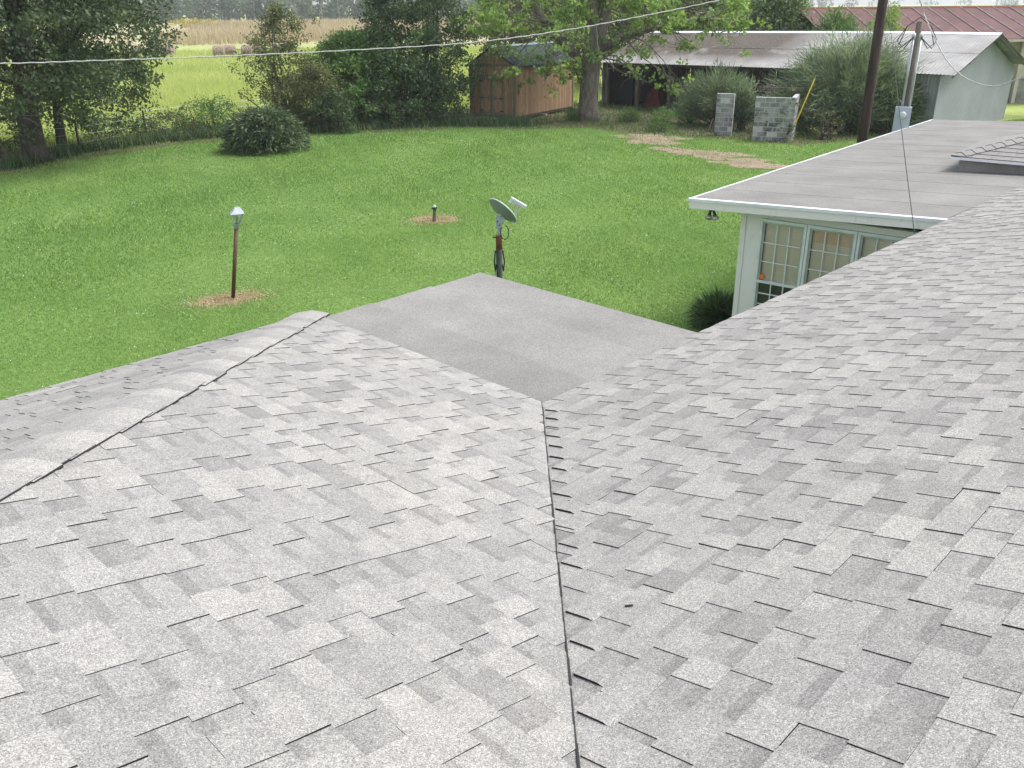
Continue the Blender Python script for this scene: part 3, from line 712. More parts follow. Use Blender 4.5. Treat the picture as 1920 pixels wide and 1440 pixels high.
for k in range(2):
    a0 = .66 + k * .73; a1 = a0 + .7; z0, z1 = SF + .1, 2.0
    dr = trim('door', a0, a1, z0, z1, .025, mat='siding')
    for zz0, zz1 in ((z0, z0 + .08), (1.02, 1.1), (z1 - .08, z1)): trim('rail', a0, a1, zz0, zz1, .05, dr)
    for aa in (a0, a1 - .08): trim('stile', aa, aa + .08, z0 + .08, z1 - .08, .048, dr)
    for zc in ((z0 + .08, 1.02), (1.1, z1 - .08)):                      # corner brackets that make each panel an octagon
        for aa, sa in ((a0 + .08, 1), (a1 - .08, -1)):
            for zz, sz in ((zc[0], 1), (zc[1], -1)):
                mb = MB(); t = .16; pts = [(aa, zz + sz * t), (aa, zz + sz * (t - .09)), (aa + sa * (t - .09), zz), (aa + sa * t, zz)]
                mb.prism([sp(x, -.024, z) for x, z in pts], [sp(x, -.044, z) for x, z in pts]); mb.build('corner_bracket', MAT['trimwood'], dr)
    for zz in (.45, 1.06, 1.85): trim('hinge', (a0 if k == 0 else a1 - .2), (a0 if k == 0 else a1 - .2) + .2, zz - .02, zz + .02, .056, dr, 'black')
# roof
for sgn in (-1, 1):
    e = (-.14 if sgn < 0 else SW + .14); slope = (SR - SH) / (SW / 2); ze = SH - .14 * slope
    mb = MB(); n = 22; b0, b1 = -.12, SLn + .12
    prof = []
    for k in range(n * 4 + 1):
        b = b0 + (b1 - b0) * k / (n * 4); hgt = .028 if k % 4 == 1 else 0.0; prof.append((b, hgt))
    for (ba, ha), (bb, hb) in zip(prof, prof[1:]):
        mb.face([sp(e, ba, ze + .03 + ha), sp(e, bb, ze + .03 + hb), sp(SW / 2, bb, SR + .03 + hb), sp(SW / 2, ba, SR + .03 + ha)])
    mb.prism([sp(e, b0, ze - .01), sp(e, b1, ze - .01), sp(SW / 2, b1, SR - .01), sp(SW / 2, b0, SR - .01)], [sp(e, b0, ze + .025), sp(e, b1, ze + .025), sp(SW / 2, b1, SR + .025), sp(SW / 2, b0, SR + .025)])
    mb.build('roof_panel', MAT['greenroof'], shed)
mb = MB(); mb.prism([sp(SW / 2 - .12, -.14, SR), sp(SW / 2 + .12, -.14, SR), sp(SW / 2 + .12, SLn + .14, SR), sp(SW / 2 - .12, SLn + .14, SR)], [sp(SW / 2 - .05, -.14, SR + .085), sp(SW / 2 + .05, -.14, SR + .085), sp(SW / 2 + .05, SLn + .14, SR + .085), sp(SW / 2 - .05, SLn + .14, SR + .085)]); mb.build('ridge_cap', MAT['ridgewhite'], shed)
mb = MB(); mb.box(sp(SW / 2, -.03, SR - .22), (.16, .05, .14), [SA, SB, Z]); mb.build('gable_vent', MAT['black'], shed)
for a in (.1, SW - .1):
    for b in (.15, SLn * .5, SLn - .15):
        mb = MB(); mb.box(sp(a, b, .04), (.38, .19, .1), [SA, SB, Z]); mb.build('support_block', MAT['concrete'], shed)
mb = MB(); mb.box(sp(1.4, -.62, .14), (1.25, .75, .05), [SA, SB, V3(0, 0, 1)]); step = mb.build('shed_step', MAT['slab']); step.rotation_euler = (0, 0, 0)
tag(step, 'grey slab lying on the ground in front of the shed doors', 'slab')

# ------------------------------------------------------------------ grey tin pole barn
BA = V3(18.1, 38.07, 0); BE = V3(-.68, .733, 0); BE /= np.linalg.norm(BE); BG = V3(-BE[1] * -1, 0, 0); BG = V3(BE[1], -BE[0], 0)
BW, BL, BZE, BZR = 8.35, 19.0, 2.5, 3.98
barn = empty('pole_barn', BA + BE * 8 + BG * 4, 'long grey tin barn with open bays and leaf covered roof behind the bushes', 'barn')
sag = lambda a: -.012 * max(0, a - 4)
bpnt = lambda a, b, z: BA + BE * a + BG * b + Z * (z + sag(a))
mb = MB(); nw = 120
def corr_roof(mb, side):
    e = -.15 if side == 0 else BW + .15
    for k in range(nw * 2):
        a0, a1 = -.5 + (BL + .5) * k / (nw * 2), -.5 + (BL + .5) * (k + 1) / (nw * 2); h0 = .02 if k % 2 else 0; h1 = 0 if k % 2 else .02
        for j in range(2):
            f0, f1 = j / 2, (j + 1) / 2
            P = lambda a, f, h: bpnt(a, e + (BW / 2 - e) * f, BZE + (BZR - BZE) * f + h + (.012 if j else 0))
            mb.face([P(a0, f0, h0), P(a1, f0, h1), P(a1, f1, h1), P(a0, f1, h0)])
for side in (0, 1):
    mb = MB(); corr_roof(mb, side); o = mb.build('roof_sheet', MAT['barnroof'], barn)
    # object space along the eave and up the slope so that the litter lies where the tree stands
    me = o.data; co = np.array([v.co[:] for v in me.vertices]); mat = np.array([BE, BG, Z])
    loc = (co - BA) @ mat.T; me.vertices.foreach_set('co', loc.astype(np.float32).ravel()); me.update()
    mw = Matrix(((BE[0], BG[0], 0, BA[0]), (BE[1], BG[1], 0, BA[1]), (0, 0, 1, 0), (0, 0, 0, 1))); o.parent = None; o.matrix_world = mw
    o.parent = barn; o.matrix_parent_inverse = WM(barn).inverted()
mb = MB()
for k in range(38):
    a0, a1 = -.5 + (BL + .5) * k / 38, -.5 + (BL + .5) * (k + 1) / 38; P = lambda a, b, z: bpnt(a, BW / 2 + b, z)
    mb.face([P(a0, -.22, BZR - .04), P(a1, -.22, BZR - .04), P(a1, 0, BZR + .05), P(a0, 0, BZR + .05)]); mb.face([P(a0, 0, BZR + .05), P(a1, 0, BZR + .05), P(a1, .22, BZR - .04), P(a0, .22, BZR - .04)])
mb.build('ridge_cap', MAT['drip'], barn)
def corr_wall(mb, f, length, z0, top, step=.075, amp=.018):
    n = int(length / step)
    for k in range(n):
        a0, a1 = length * k / n, length * (k + 1) / n; d0 = amp if k % 2 else 0; d1 = 0 if k % 2 else amp
        mb.face([f(a0, z0, d0), f(a1, z0, d1), f(a1, top(a1), d1), f(a0, top(a0), d0)])
btop = lambda b: BZE - .05 + (BZR - BZE) * (1 - abs(b - BW / 2) / (BW / 2))
mb = MB(); corr_wall(mb, lambda b, z, d: bpnt(.12 - d, b, z), BW, .0, btop); mb.build('gable_wall', MAT['barnwall'], barn)
mb = MB(); corr_wall(mb, lambda a, z, d: bpnt(.14 + a, .12 - d, z), 5.2, .05, lambda a: BZE - .03); mb.build('side_wall', MAT['barnwall2'], barn)
mb = MB(); corr_wall(mb, lambda a, z, d: bpnt(.14 + a, BW - .12 + d, z), BL - .4, .05, lambda a: BZE - .03); mb.build('rear_wall', MAT['barnwall2'], barn)
mb = MB(); mb.box(bpnt(.08, 2.4, 2.95), (.12, .5, .34), [BE, BG, Z]); mb.build('gable_opening', MAT['dark'], barn)  # solid box, the shade inside the opening is painted near-black
for sgn in (0, 1):
    mb = MB(); a, b = (bpnt(-.4, -.1, BZE - .1), bpnt(-.4, BW / 2, BZR - .1)) if sgn == 0 else (bpnt(-.4, BW + .1, BZE - .1), bpnt(-.4, BW / 2, BZR - .1)); mb.tube([a, b], .04, 4); mb.build('barge_board', MAT['oldwood'], barn)
for a in (5.4, 8.2, 11.2, 14.2, 16.4, 18.6):
    mb = MB(); mb.prism([bpnt(a - .09, .1, -.0), bpnt(a + .09, .1, 0), bpnt(a + .09, .28, 0), bpnt(a - .09, .28, 0)], [bpnt(a - .09, .1, BZE - .02), bpnt(a + .09, .1, BZE - .02), bpnt(a + .09, .28, BZE + .04), bpnt(a - .09, .28, BZE + .04)]); po = mb.build('post', MAT['oldwood'], barn)
    mb = MB(); mb.tube([bpnt(a + .1, .19, 1.6), bpnt(a + .75, .19, BZE - .05)], .05, 4); mb.build('brace', MAT['oldwood'], po)
mb = MB(); mb.tube([bpnt(5.2, .19, BZE - .08), bpnt(BL - .2, .19, BZE - .08)], .07, 4); mb.build('header_beam', MAT['oldwood'], barn)
# plank partition in the open bay, gaps between planks
for k in range(26):
    a = 9.0 + k * .26; w = rng.uniform(.15, .22); z1 = BZE + .35 + rng.uniform(-.1, .1)
    if k in (7, 15, 16): continue
    mb = MB(); mb.prism([bpnt(a, 2.2, .1), bpnt(a + w, 2.2, .1), bpnt(a + w, 2.23, .1), bpnt(a, 2.23, .1)], [bpnt(a, 2.2, z1), bpnt(a + w, 2.2, z1), bpnt(a + w, 2.23, z1), bpnt(a, 2.23, z1)]); mb.build('plank', MAT['oldwood'], barn)
mb = MB(); mb.prism([bpnt(17.0, .5, 0), bpnt(19, .5, 0), bpnt(19, .55, 0), bpnt(17.0, .55, 0)], [bpnt(17.0, .5, 2.3), bpnt(19, .5, 2.3), bpnt(19, .55, 2.3), bpnt(17.0, .55, 2.3)]); mb.build('end_partition', MAT['dark'], barn)  # added near-black sheet, stands in for the shade in the end bay
mb = MB(); corr_wall(mb, lambda b, z, d: bpnt(BL - .15 + d, b, z), BW, .0, btop); mb.build('end_wall', MAT['barnwall2'], barn)
mb = MB(); mb.face([bpnt(5, .4, .02), bpnt(BL - .2, .4, .02), bpnt(BL - .2, BW - .2, .02), bpnt(5, BW - .2, .02)]); mb.build('earth_floor', MAT['leaflitter'], barn)
# things kept in the open bay
pt = bpnt(16.0, 1.0, 0); mb = MB(); mb.prism([pt + BE * -.6, pt + BE * .7, pt + BE * .7 + BG * .5, pt - BE * .6 + BG * .5], [pt + BE * -.3 + Z * 1.2, pt + BE * .1 + Z * 1.2, pt + BE * .1 + BG * .4 + Z * 1.2, pt - BE * .3 + BG * .4 + Z * 1.2]); o = mb.build('implement_guard', MAT['redmetal']); tag(o, 'rust red sheet metal leaning in the dark open bay of the barn', 'sheet metal')
pt = bpnt(13.3, .9, 0); mb = MB(); mb.tube([pt + Z * .0, pt + Z * .75, pt + Z * .8], [.28, .3, .3], 14); o = mb.build('barrel', MAT['black']); tag(o, 'black barrel standing in the barn beside the post', 'barrel')
pt = bpnt(13.3, .9, .815); mb = MB(); mb.tube([pt, pt + Z * .3], [.16, .2], 12); o = mb.build('bucket', MAT['dishlight']); tag(o, 'pale bucket on top of the black barrel in the barn', 'bucket')
for k, (dx, dz, w) in enumerate(((0, 0, 1.5), (.1, .06, 1.3), (-.1, .12, 1.4))):
    pt = bpnt(11.6 + dx, .1 - .5, .05 + dz); mb = MB(); mb.box(pt, (w, .18, .04), [BE, BG, Z]); o = mb.build('plank_board', MAT['oldwood'])
    tag(o, ['bottom board of the grey board pile before the open barn', 'middle board of the grey board pile before the open barn', 'top board of the grey board pile before the open barn'][k], 'board', 'board pile before the barn')

# ------------------------------------------------------------------ red roofed barn behind
rb = empty('red_roofed_barn', (30, 54, 0), 'large barn with a rusty red tin roof and cream walls, far right', 'barn')
X0, X1, YE, YR, ZE2, ZR2 = 17.2, 46, 50, 56, 3.42, 4.98
for sgn in (0, 1):
    ye = YE if sgn == 0 else 2 * YR - YE
    nn = 30
    for k in range(nn):
        x0, x1 = X0 + (X1 - X0) * k / nn, X0 + (X1 - X0) * (k + 1) / nn + .03; sh = 0.0
        if sgn and k: continue
        if sgn: x1 = X1
        mb = MB(); xl = lambda f: -.0 * f
        mb.prism([(x0, ye, ZE2 - .02), (x1, ye, ZE2 - .02), (x1, YR, ZR2 - .02), (x0, YR, ZR2 - .02)], [(x0, ye, ZE2 + (k % 2) * .012), (x1, ye, ZE2 + (k % 2) * .012), (x1, YR, ZR2 + (k % 2) * .012), (x0, YR, ZR2 + (k % 2) * .012)])
        pn = mb.build('roof_sheet', MAT['redroof'], rb)
        mb = MB(); mb.tube([(x0 + .02, ye, ZE2 + .035), (x0 + .02, YR, ZR2 + .035)], .03, 4)
        if sgn == 0: mb.build('seam', MAT['paleline'], pn)
mb = MB(); mb.prism([(X0, YR - .2, ZR2 - .03), (X1, YR - .2, ZR2 - .03), (X1, YR + .2, ZR2 - .03), (X0, YR + .2, ZR2 - .03)], [(X0, YR - .05, ZR2 + .06), (X1, YR - .05, ZR2 + .06), (X1, YR + .05, ZR2 + .06), (X0, YR + .05, ZR2 + .06)]); mb.build('ridge_cap', MAT['rust'], rb)
mb = MB(); mb.box(((X0 + X1) / 2, YE + .02, ZE2 - .09), (X1 - X0, .04, .12)); mb.build('fascia', MAT['cream'], rb)
mb = MB(); mb.box(((X0 + X1) / 2, 51.1 + 4.5, 2.35), (X1 - X0 - .6, 9, 2.1)); mb.build('upper_wall', MAT['cream'], rb)
mb = MB(); mb.prism([(X0 + .3, 50.6, 3.3), (X0 + .38, 50.6, 3.3), (X0 + .38, 61.4, 3.3), (X0 + .3, 61.4, 3.3)], [(X0 + .3, YR - .01, ZR2 - .06), (X0 + .38, YR - .01, ZR2 - .06), (X0 + .38, YR + .01, ZR2 - .06), (X0 + .3, YR + .01, ZR2 - .06)]); mb.build('gable_wall', MAT['oldwood'], rb)
mb = MB(); mb.box(((X0 + X1) / 2, 51.1 + 4.5, .64), (X1 - X0 - .6, 8.9, 1.28)); mb.build('base_wall', MAT['concrete'], rb)
for x in (24.2, 26.8, 28.3, 30, 32.5):
    mb = MB(); mb.box((x, 50.9, 1.7), (.2, .2, 3.4)); mb.build('post', MAT['cream'], rb)
for x in (25.4, 29.2):
    mb = MB(); mb.box((x, 51.05, 2.6), (1.1, .08, .8)); mb.build('opening', MAT['dark'], rb)  # near-black panels on the wall, painted in place of shaded openings

# ------------------------------------------------------------------ concrete block pier and wall
MORT = .022
def block_face(parent, o, u, n, ncols, nrows, bw=.40, bh=.195, thick=.19):
    for r in range(nrows):
        off = 0 if r % 2 == 0 else -bw / 2
        x = off
        while x < ncols * bw - .01:
            a0, a1 = max(0, x), min(ncols * bw, x + bw)
            if a1 - a0 > .08:
                mb = MB(); j = rng.normal() * .004
                c = o + u * ((a0 + a1) / 2) + n * (j + -thick / 2) + Z * (r * bh + bh / 2); mb.box(c, (a1 - a0 - MORT, thick, bh - MORT), [u, n, Z], 0, float(rng.uniform(.2, .95))); mb.build('block', MAT['block'], parent)
            x += bw
    mb = MB(); mb.box(o + u * (ncols * bw / 2) - n * (thick / 2) + Z * (nrows * bh / 2), (ncols * bw - .02, thick - .012, nrows * bh - .01), [u, n, Z]); mb.build('mortar', MAT['mortar'], parent)
p1 = at(1338, 254); pier = empty('block_pier', p1, 'narrow stained concrete block pier standing in the bushes', 'pier')
bu_ = V3(.93, -.37, 0); bn_ = V3(-.37, -.93, 0)
block_face(pier, p1, bu_, bn_, 2, 9, .38)
p2 = at(1409, 264); wall2 = empty('block_wall', p2, 'stained concrete block wall corner beside the large feathery bush', 'wall')
block_face(wall2, p2, bu_, bn_, 4, 9, .40)
p3 = p2 + bu_ * 1.6; block_face(wall2, p3 + bu_ * .0, V3(.37, .93, 0), V3(.93, -.37, 0), 5, 9)
for k, x in enumerate((1327, 1333)):
    a = at(x, 248); mb = MB(); mb.tube([a, a + V3(.25, .25, .55)], .045, 4); o = mb.build('leaning_board', MAT['oldwood']); tag(o, ['outer of two short pale boards leaning against the block pier', 'inner of two short pale boards leaning against the block pier'][k], 'board', 'boards at the block pier')
a = at(1437, 265); hy = empty('standpipe', a, 'thin white standpipe with a tap in front of the block wall', 'tap')
mb = MB(); mb.tube([a, a + Z * .8], .03, 8); mb.build('pipe', MAT['dishlight'], hy); mb = MB(); mb.tube([a + Z * .8 - V3(.12, 0, 0), a + Z * .8 + V3(.1, 0, 0)], .025, 8); mb.build('tap_head', MAT['rust'], hy)
# beam across the piers
a, b = at(1411, 178, 1.95), at(1450, 172, 1.95)
mb = MB(); mb.box(p2 + bu_ * .8 + V3(.37, .93, 0) * 1.9 + Z * 1.95, (1.9, .14, .1), [bu_, bn_, Z]); o = mb.build('loose_timber', MAT['oldwood']); tag(o, 'weathered timber lying level behind the top of the block wall', 'timber')
# yellow guard of a guy wire
a = at(1478, 262); b = a + (far(1528, 147, math.hypot(a[0], a[1]) + .3) - a)
guy = empty('guy_wire', a, 'yellow plastic guard on a guy wire leaning before the feathery bush', 'wire guard')
mb = MB(); mb.tube([a, b], .028, 8); mb.build('guard', MAT['yellowp'], guy)
mb = MB(); mb.tube([a - (b - a) * .03, b + (b - a) * .05], .008, 5); mb.build('wire', MAT['conduit'], guy)

# ------------------------------------------------------------------ poles and wires
pp = far(1616, 268, 22.6); pp[2] = 0
pole = empty('utility_pole', pp, 'tall dark tarred utility pole rising behind the flat roof', 'pole')
mb = MB(); mb.tube([pp, pp + Z * 4, pp + Z * 9], [.125, .112, .09], 14); mb.build('shaft', MAT['polewood'], pole, smooth=True)
mb = MB(); mb.box(pp + Z * 8.2, (1.9, .1, .12), [V3(.9, .44, 0), V3(-.44, .9, 0), Z]); mb.build('crossarm', MAT['polewood'], pole)
mp = far(1690, 250, 25); mp[2] = 0
meter = empty('meter_pole', mp, 'service pole with two conduits and a grey electric meter box', 'pole')
mb = MB(); mb.tube([mp, mp + Z * 4.85], [.085, .075], 12); mb.build('shaft', MAT['polegrey'], meter, smooth=True)
fx = V3(mp[1], -mp[0], 0); fx /= np.linalg.norm(fx); fy = V3(-mp[0], -mp[1], 0); fy /= np.linalg.norm(fy)     # right of and towards the house
mb = MB(); c = mp + fy * .22 - fx * .04; c[2] = far(1700, 226, 24.8)[2]; mb.box(c, (.38, .15, .66), [fx, fy, Z]); bx_ = mb.build('meter_box', MAT['meter'], meter)
mb = MB(); mb.tube([c + fy * .07 + Z * .14, c + fy * .14 + Z * .14, c + fy * .16 + Z * .14], [.09, .085, .06], 16); mb.build('meter_dial', MAT['dishlight'], bx_, smooth=True)
for s in (-1, 1):
    p = mp + fy * .14 + fx * .085 * s
    mb = MB(); mb.tube([V3(p[0], p[1], c[2] + .33), p + Z * 4.45], .032, 10); cd = mb.build('conduit', MAT['conduit'], meter, smooth=True)
    mb = MB(); mb.tube([p + Z * 4.43, p + Z * 4.5, p + Z * 4.56 + fy * .06, p + Z * 4.53 + fy * .13], [.035, .05, .05, .04], 10); wh = mb.build('weatherhead', MAT['dishlight'], cd, smooth=True)
    for j in range(2):
        pts = [p + Z * 4.5 + fy * .12, p + Z * 4.25 + fy * .2 + fx * s * (.18 + .1 * j), p + Z * (4.35 + .1 * j) + fy * .2 + fx * s * (.3 + .05 * j), p + Z * 4.75 + fx * s * .18 + fy * .1, mp + Z * 4.95]
        mb = MB(); mb.tube(pts, .012, 5); mb.build('lead_wire', MAT['black'], wh)
def wire(name, pts, r, mat, label, cat='wire', twist=0.0, n=10):
    P = []
    for k in range(len(pts) - 1):
        for j in range(n):
            t = j / n; p0 = pts[max(k - 1, 0)]; a_, b_ = pts[k], pts[k + 1]; p3_ = pts[min(k + 2, len(pts) - 1)]
            P.append(.5 * ((2 * a_) + (b_ - p0) * t + (2 * p0 - 5 * a_ + 4 * b_ - p3_) * t * t + (-p0 + 3 * a_ - 3 * b_ + p3_) * t ** 3))
    P.append(pts[-1]); mb = MB()
    if twist:
        P = [p + V3(0, math.cos(k * 1.3), math.sin(k * 1.3)) * twist for k, p in enumerate(P)]
    mb.tube(P, r, 6); o = mb.build(name, MAT[mat], smooth=True); return tag(o, label, cat)
# service cable: in one vertical plane from the pole to the left
pA, pB = pp[:2], far(-300, 120, 17.5)[:2]
def on_plane(x, y):
    d = ray(x, y); n = V3(-(pB - pA)[1], (pB - pA)[0], 0); t = (V3(*pA, H) - V3(0, 0, H)) @ n / (d @ n); return V3(0, 0, H) + d * t
cable = [on_plane(*q) for q in ((-300, 120), (0, 119), (200, 113), (400, 106), (640, 95), (880, 80), (1050, 58), (1200, 31), (1340, 2), (1480, -32), (1640, -80))]
wire('overhead_cable', cable, .0095, 'cable', 'long pale twisted cable sagging across the whole yard', 'cable', .004, 24)
mt = mp + Z * 4.9
sd_ = [far(1722, -6, 24.6), far(1731, 18, 24.9), mt + V3(.02, -.1, .12), far(1748, 62, 24.6), far(1772, 108, 24.2), far(1800, 139, 23.6), far(1835, 157, 22.8), far(1870, 161, 22), far(1920, 143, 21), far(1990, 105, 20)]
wire('service_drop_cable', sd_, .014, 'cable', 'twisted pale cable drooping from the meter pole to the right', 'cable', .006, 14)
w0 = pp + Z * 5.75; w1 = at(1714, 440, EZ) + Z * .02; wq = [w0 + (w1 - w0) * t - Z * .35 * t * (1 - t) for t in np.linspace(0, 1, 7)]
wire('telephone_wire', wq, .0055, 'black', 'thin dark wire from the utility pole down across the flat roof', 'wire')

# ------------------------------------------------------------------ lamp post
lb = at(437, 560); lt = far(443, 428, math.hypot(lb[0], lb[1])); up_ = lt - lb
lamp = empty('lamp_post', lb, 'brown garden lamp post with a pale four sided lantern on the lawn', 'lamp post')
mb = MB(); mb.tube([lb - up_ * .05, lt], .038, 14); mb.build('post', MAT['brownpost'], lamp, smooth=True)
ux = up_ / np.linalg.norm(up_)
mb = MB(); mb.tube([lt - ux * .01, lt + ux * .07, lt + ux * .08], [.042, .042, .065], 14); mb.build('collar', MAT['lampmetal'], lamp, smooth=True)
LQ = Matrix.Rotation(.35, 3, 'Z'); e1 = np.array(LQ @ Vector((1, 0, 0))); e2 = np.array(LQ @ Vector((0, 1, 0)))
ring = lambda r, z: [lt + ux * z + e1 * r * sx + e2 * r * sy for sx, sy in ((-1, -1), (1, -1), (1, 1), (-1, 1))]
mb = MB(); mb.prism(ring(.062, .08), ring(.066, .095)); mb.build('lantern_base', MAT['lampmetal'], lamp)
b_, t_ = ring(.062, .095), ring(.112, .285)
for k in range(4):
    mb = MB(); mb.tube([b_[k], t_[k]], .009, 4); mb.build('lantern_bar', MAT['lampmetal'], lamp)
    k2 = (k + 1) % 4; ins = lambda p, q: p + (q - p) * .06
    mb = MB(); mb.face([ins(b_[k], b_[k2]), ins(b_[k2], b_[k]), ins(t_[k2], t_[k]), ins(t_[k], t_[k2])]); mb.build('lantern_pane', MAT['lampglass'], lamp)
mb = MB(); mb.prism(ring(.125, .285), ring(.128, .295)); mb.prism(ring(.125, .296), ring(.05, .40)); mb.prism(ring(.03, .4), ring(.022, .415)); mb.build('lantern_roof', MAT['lampmetal'], lamp)
mb = MB(); mb.tube([lt + ux * .095, lt + ux * .16], .016, 8); mb.tube([lt + ux * .16, lt + ux * .2, lt + ux * .235], [.018, .03, .012], 10); mb.build('bulb', MAT['dishlight'], lamp, smooth=True)

# ------------------------------------------------------------------ satellite dish
dist_d = 14.6; db = far(937, 540, dist_d); db[2] = 0; dtop = far(935, 441, dist_d)
sat = empty('satellite_dish', db, 'grey satellite dish on a dark rust topped pipe behind the porch roof', 'satellite dish')
mb = MB(); mb.tube([db - Z * .05, V3(db[0], db[1], dtop[2] - .22)], .055, 14); mb.build('pipe', MAT['ironpipe'], sat, smooth=True)
mb = MB(); mb.tube([V3(db[0], db[1], dtop[2] - .24), V3(db[0], db[1], dtop[2])], [.058, .052], 14); mb.tube([V3(db[0] - .1, db[1] - .03, dtop[2] - .03), V3(db[0] + .03, db[1] - .03, dtop[2] - .03)], .014, 6); mb.build('rusty_collar', MAT['rust'], sat, smooth=True)
T = V3(db[0], db[1], dtop[2])
mb = MB(); mb.tube([T - Z * .05, T + Z * .16], .026, 12); mast = mb.build('mast', MAT['meter'], sat, smooth=True)
mb = MB(); bc = T + Z * .22; mb.box(bc, (.10, .14, .18)); mb.box(bc + V3(.03, -.06, .06), (.13, .04, .1)); mb.box(bc + V3(.02, -.082, -.04), (.07, .01, .05)); brk = mb.build('bracket', MAT['meter'], sat)
for k in range(3):
    mb = MB(); q = bc + V3(-.02 + .03 * k, -.09, .04 - .06 * k); mb.tube([q, q + V3(0, -.025, 0)], .012, 8); mb.build('bolt', MAT['black'], brk)
# the reflector: seen nearly edge on from behind, its axis up and to the right
nrm = V3(.63, .415, .645); nrm /= np.linalg.norm(nrm)
dc = far(941, 397, dist_d - .05)
ex = V3(.70, .0, -.70); ex = ex - nrm * (ex @ nrm); ex /= np.linalg.norm(ex); ey = np.cross(nrm, ex)
mb = MB(); NR, NA = 6, 36; ra, rb_ = .285, .33
gridp = []
for i in range(NR + 1):
    row = []
    for j in range(NA):
        w = 2 * math.pi * j / NA; f = i / NR
        row.append(dc + ex * ra * f * math.cos(w) + ey * rb_ * f * math.sin(w) + nrm * (.07 * f * f - .05))
    gridp.append(row)
th = nrm * .012
for i in range(NR):
    for j in range(NA):
        j2 = (j + 1) % NA; mb.face([gridp[i][j] + th, gridp[i + 1][j] + th, gridp[i + 1][j2] + th, gridp[i][j2] + th]); mb.face([gridp[i][j], gridp[i][j2], gridp[i + 1][j2], gridp[i + 1][j]])
refl = mb.build('reflector', MAT['dish'], sat, smooth=True)
mb = MB(); rp = [gridp[NR][j] + th * .5 for j in range(NA)]; mb.tube(rp + [rp[0], rp[1]], .011, 6, caps=False); mb.build('rim', MAT['dishlight'], refl, smooth=True)
ab = dc + ex * .29 * .9 - nrm * .02; lnb = far(972, 380, dist_d - .1)
mb = MB(); mb.tube([bc + V3(.05, 0, 0), dc - nrm * .06], .045, 8); mb.build('back_strut', MAT['meter'], sat)
mb = MB(); mb.box((ab + lnb) / 2, (.035, .03, float(np.linalg.norm(lnb - ab))), [np.cross((lnb - ab) / np.linalg.norm(lnb - ab), V3(0, 1, 0)), V3(0, 1, 0), (lnb - ab) / np.linalg.norm(lnb - ab)]); arm = mb.build('feed_arm', MAT['dishlight'], sat)
lx = V3(.84, 0, -.5); lx /= np.linalg.norm(lx); lz = np.cross(lx, V3(0, 1, 0))
mb = MB(); mb.box(lnb, (.29, .09, .05), [lx, V3(0, 1, 0), lz]); mb.build('receiver_bar', MAT['dishlight'], arm)
for k in range(3):
    q = lnb + lx * (-.09 + .075 * k) + (dc - lnb) / np.linalg.norm(dc - lnb) * .03; d_ = (dc - lnb) / np.linalg.norm(dc - lnb)
    mb = MB(); mb.tube([q, q + d_ * .03, q + d_ * .06], [.022, .024, .032], 10); mb.build('feed_horn', MAT['whiteflower'], arm, smooth=True)
loop = [T + V3(.05 + .07 * math.sin(w) * 1.0 + .05, -.06, .06 + .12 * math.cos(w)) for w in np.linspace(.2, 5.6, 14)]
mb = MB(); mb.tube(loop, .008, 5); mb.build('coax_loop', MAT['black'], sat)
for s in (-1, 1):
    pts = [T + V3(s * .06, -.05, -.25), T + V3(s * .09, -.06, -.45), T + V3(s * .07, -.06, -.62), T + V3(s * .05, -.055, -.5)]
    mb = MB(); mb.tube(pts, .013, 6); mb.build('cable_tie_loop', MAT['black'], sat)
mb = MB(); mb.tube([T + V3(-.075, -.03, -.25), T + V3(-.075, -.03, -1.5)], .012, 6); mb.build('cable_conduit', MAT['conduit'], sat)

# ------------------------------------------------------------------ stub pipe in the lawn
sb_ = at(814, 416); stub = empty('pipe_stub', sb_, 'short rusty pipe with a valve in a ring of dead grass', 'pipe')
mb = MB(); mb.tube([sb_, sb_ + V3(.03, 0, .3)], [.055, .045], 10); mb.build('pipe', MAT['oldwood'], stub)
mb = MB(); tq = sb_ + V3(.03, 0, .3); mb.tube([tq, tq + Z * .1], .045, 8); mb.tube([tq + V3(-.08, -.02, .06), tq + V3(.07, -.02, .09)], .028, 8); mb.build('valve', MAT['ironpipe'], stub)
mb = MB(); mb.tube([tq + Z * .1, tq + Z * .15], [.05, .035], 8); mb.build('cap', MAT['dishlight'], stub)
RINGS = []
for name, c, rx, ry, lab in (('mulch_ring', (lb[0] - .1, lb[1] - .05), 0.82, .52, None), ('mulch_ring', (sb_[0] - .02, sb_[1] + .25), 0.78, .66, None)):
    pb = blob(c, rx * .72, ry * .72, .5 if c[0] < -3 else .1, wob=.3); poly_sheet('dead_grass_patch', pb, .010, MAT['strawsoil']); RINGS.append((c, rx, ry, .5 if c[0] < -3 else .1))

# ------------------------------------------------------------------ wire fence along the field
FP = [(-140, 298), (2, 297), (150, 285), (277, 262), (403, 243), (520, 232), (660, 225)]
fence = empty('wire_fence', at(150, 285), 'old wire fence with thin dark posts along the meadow', 'fence')
fpts = [at(x, y) for x, y in FP]
for q in fpts:
    mb = MB(); ln = rng.normal(size=2) * .04; mb.tube([q, q + V3(ln[0], ln[1], 1.25)], [.045, .04], 6); mb.build('post', MAT['darkbark'], fence)
for z in (.35, .65, .95, 1.2):
    mb = MB(); mb.tube([q + Z * (z + rng.normal() * .02) for q in fpts], .006, 4); mb.build('wire', MAT['conduit'], fence)

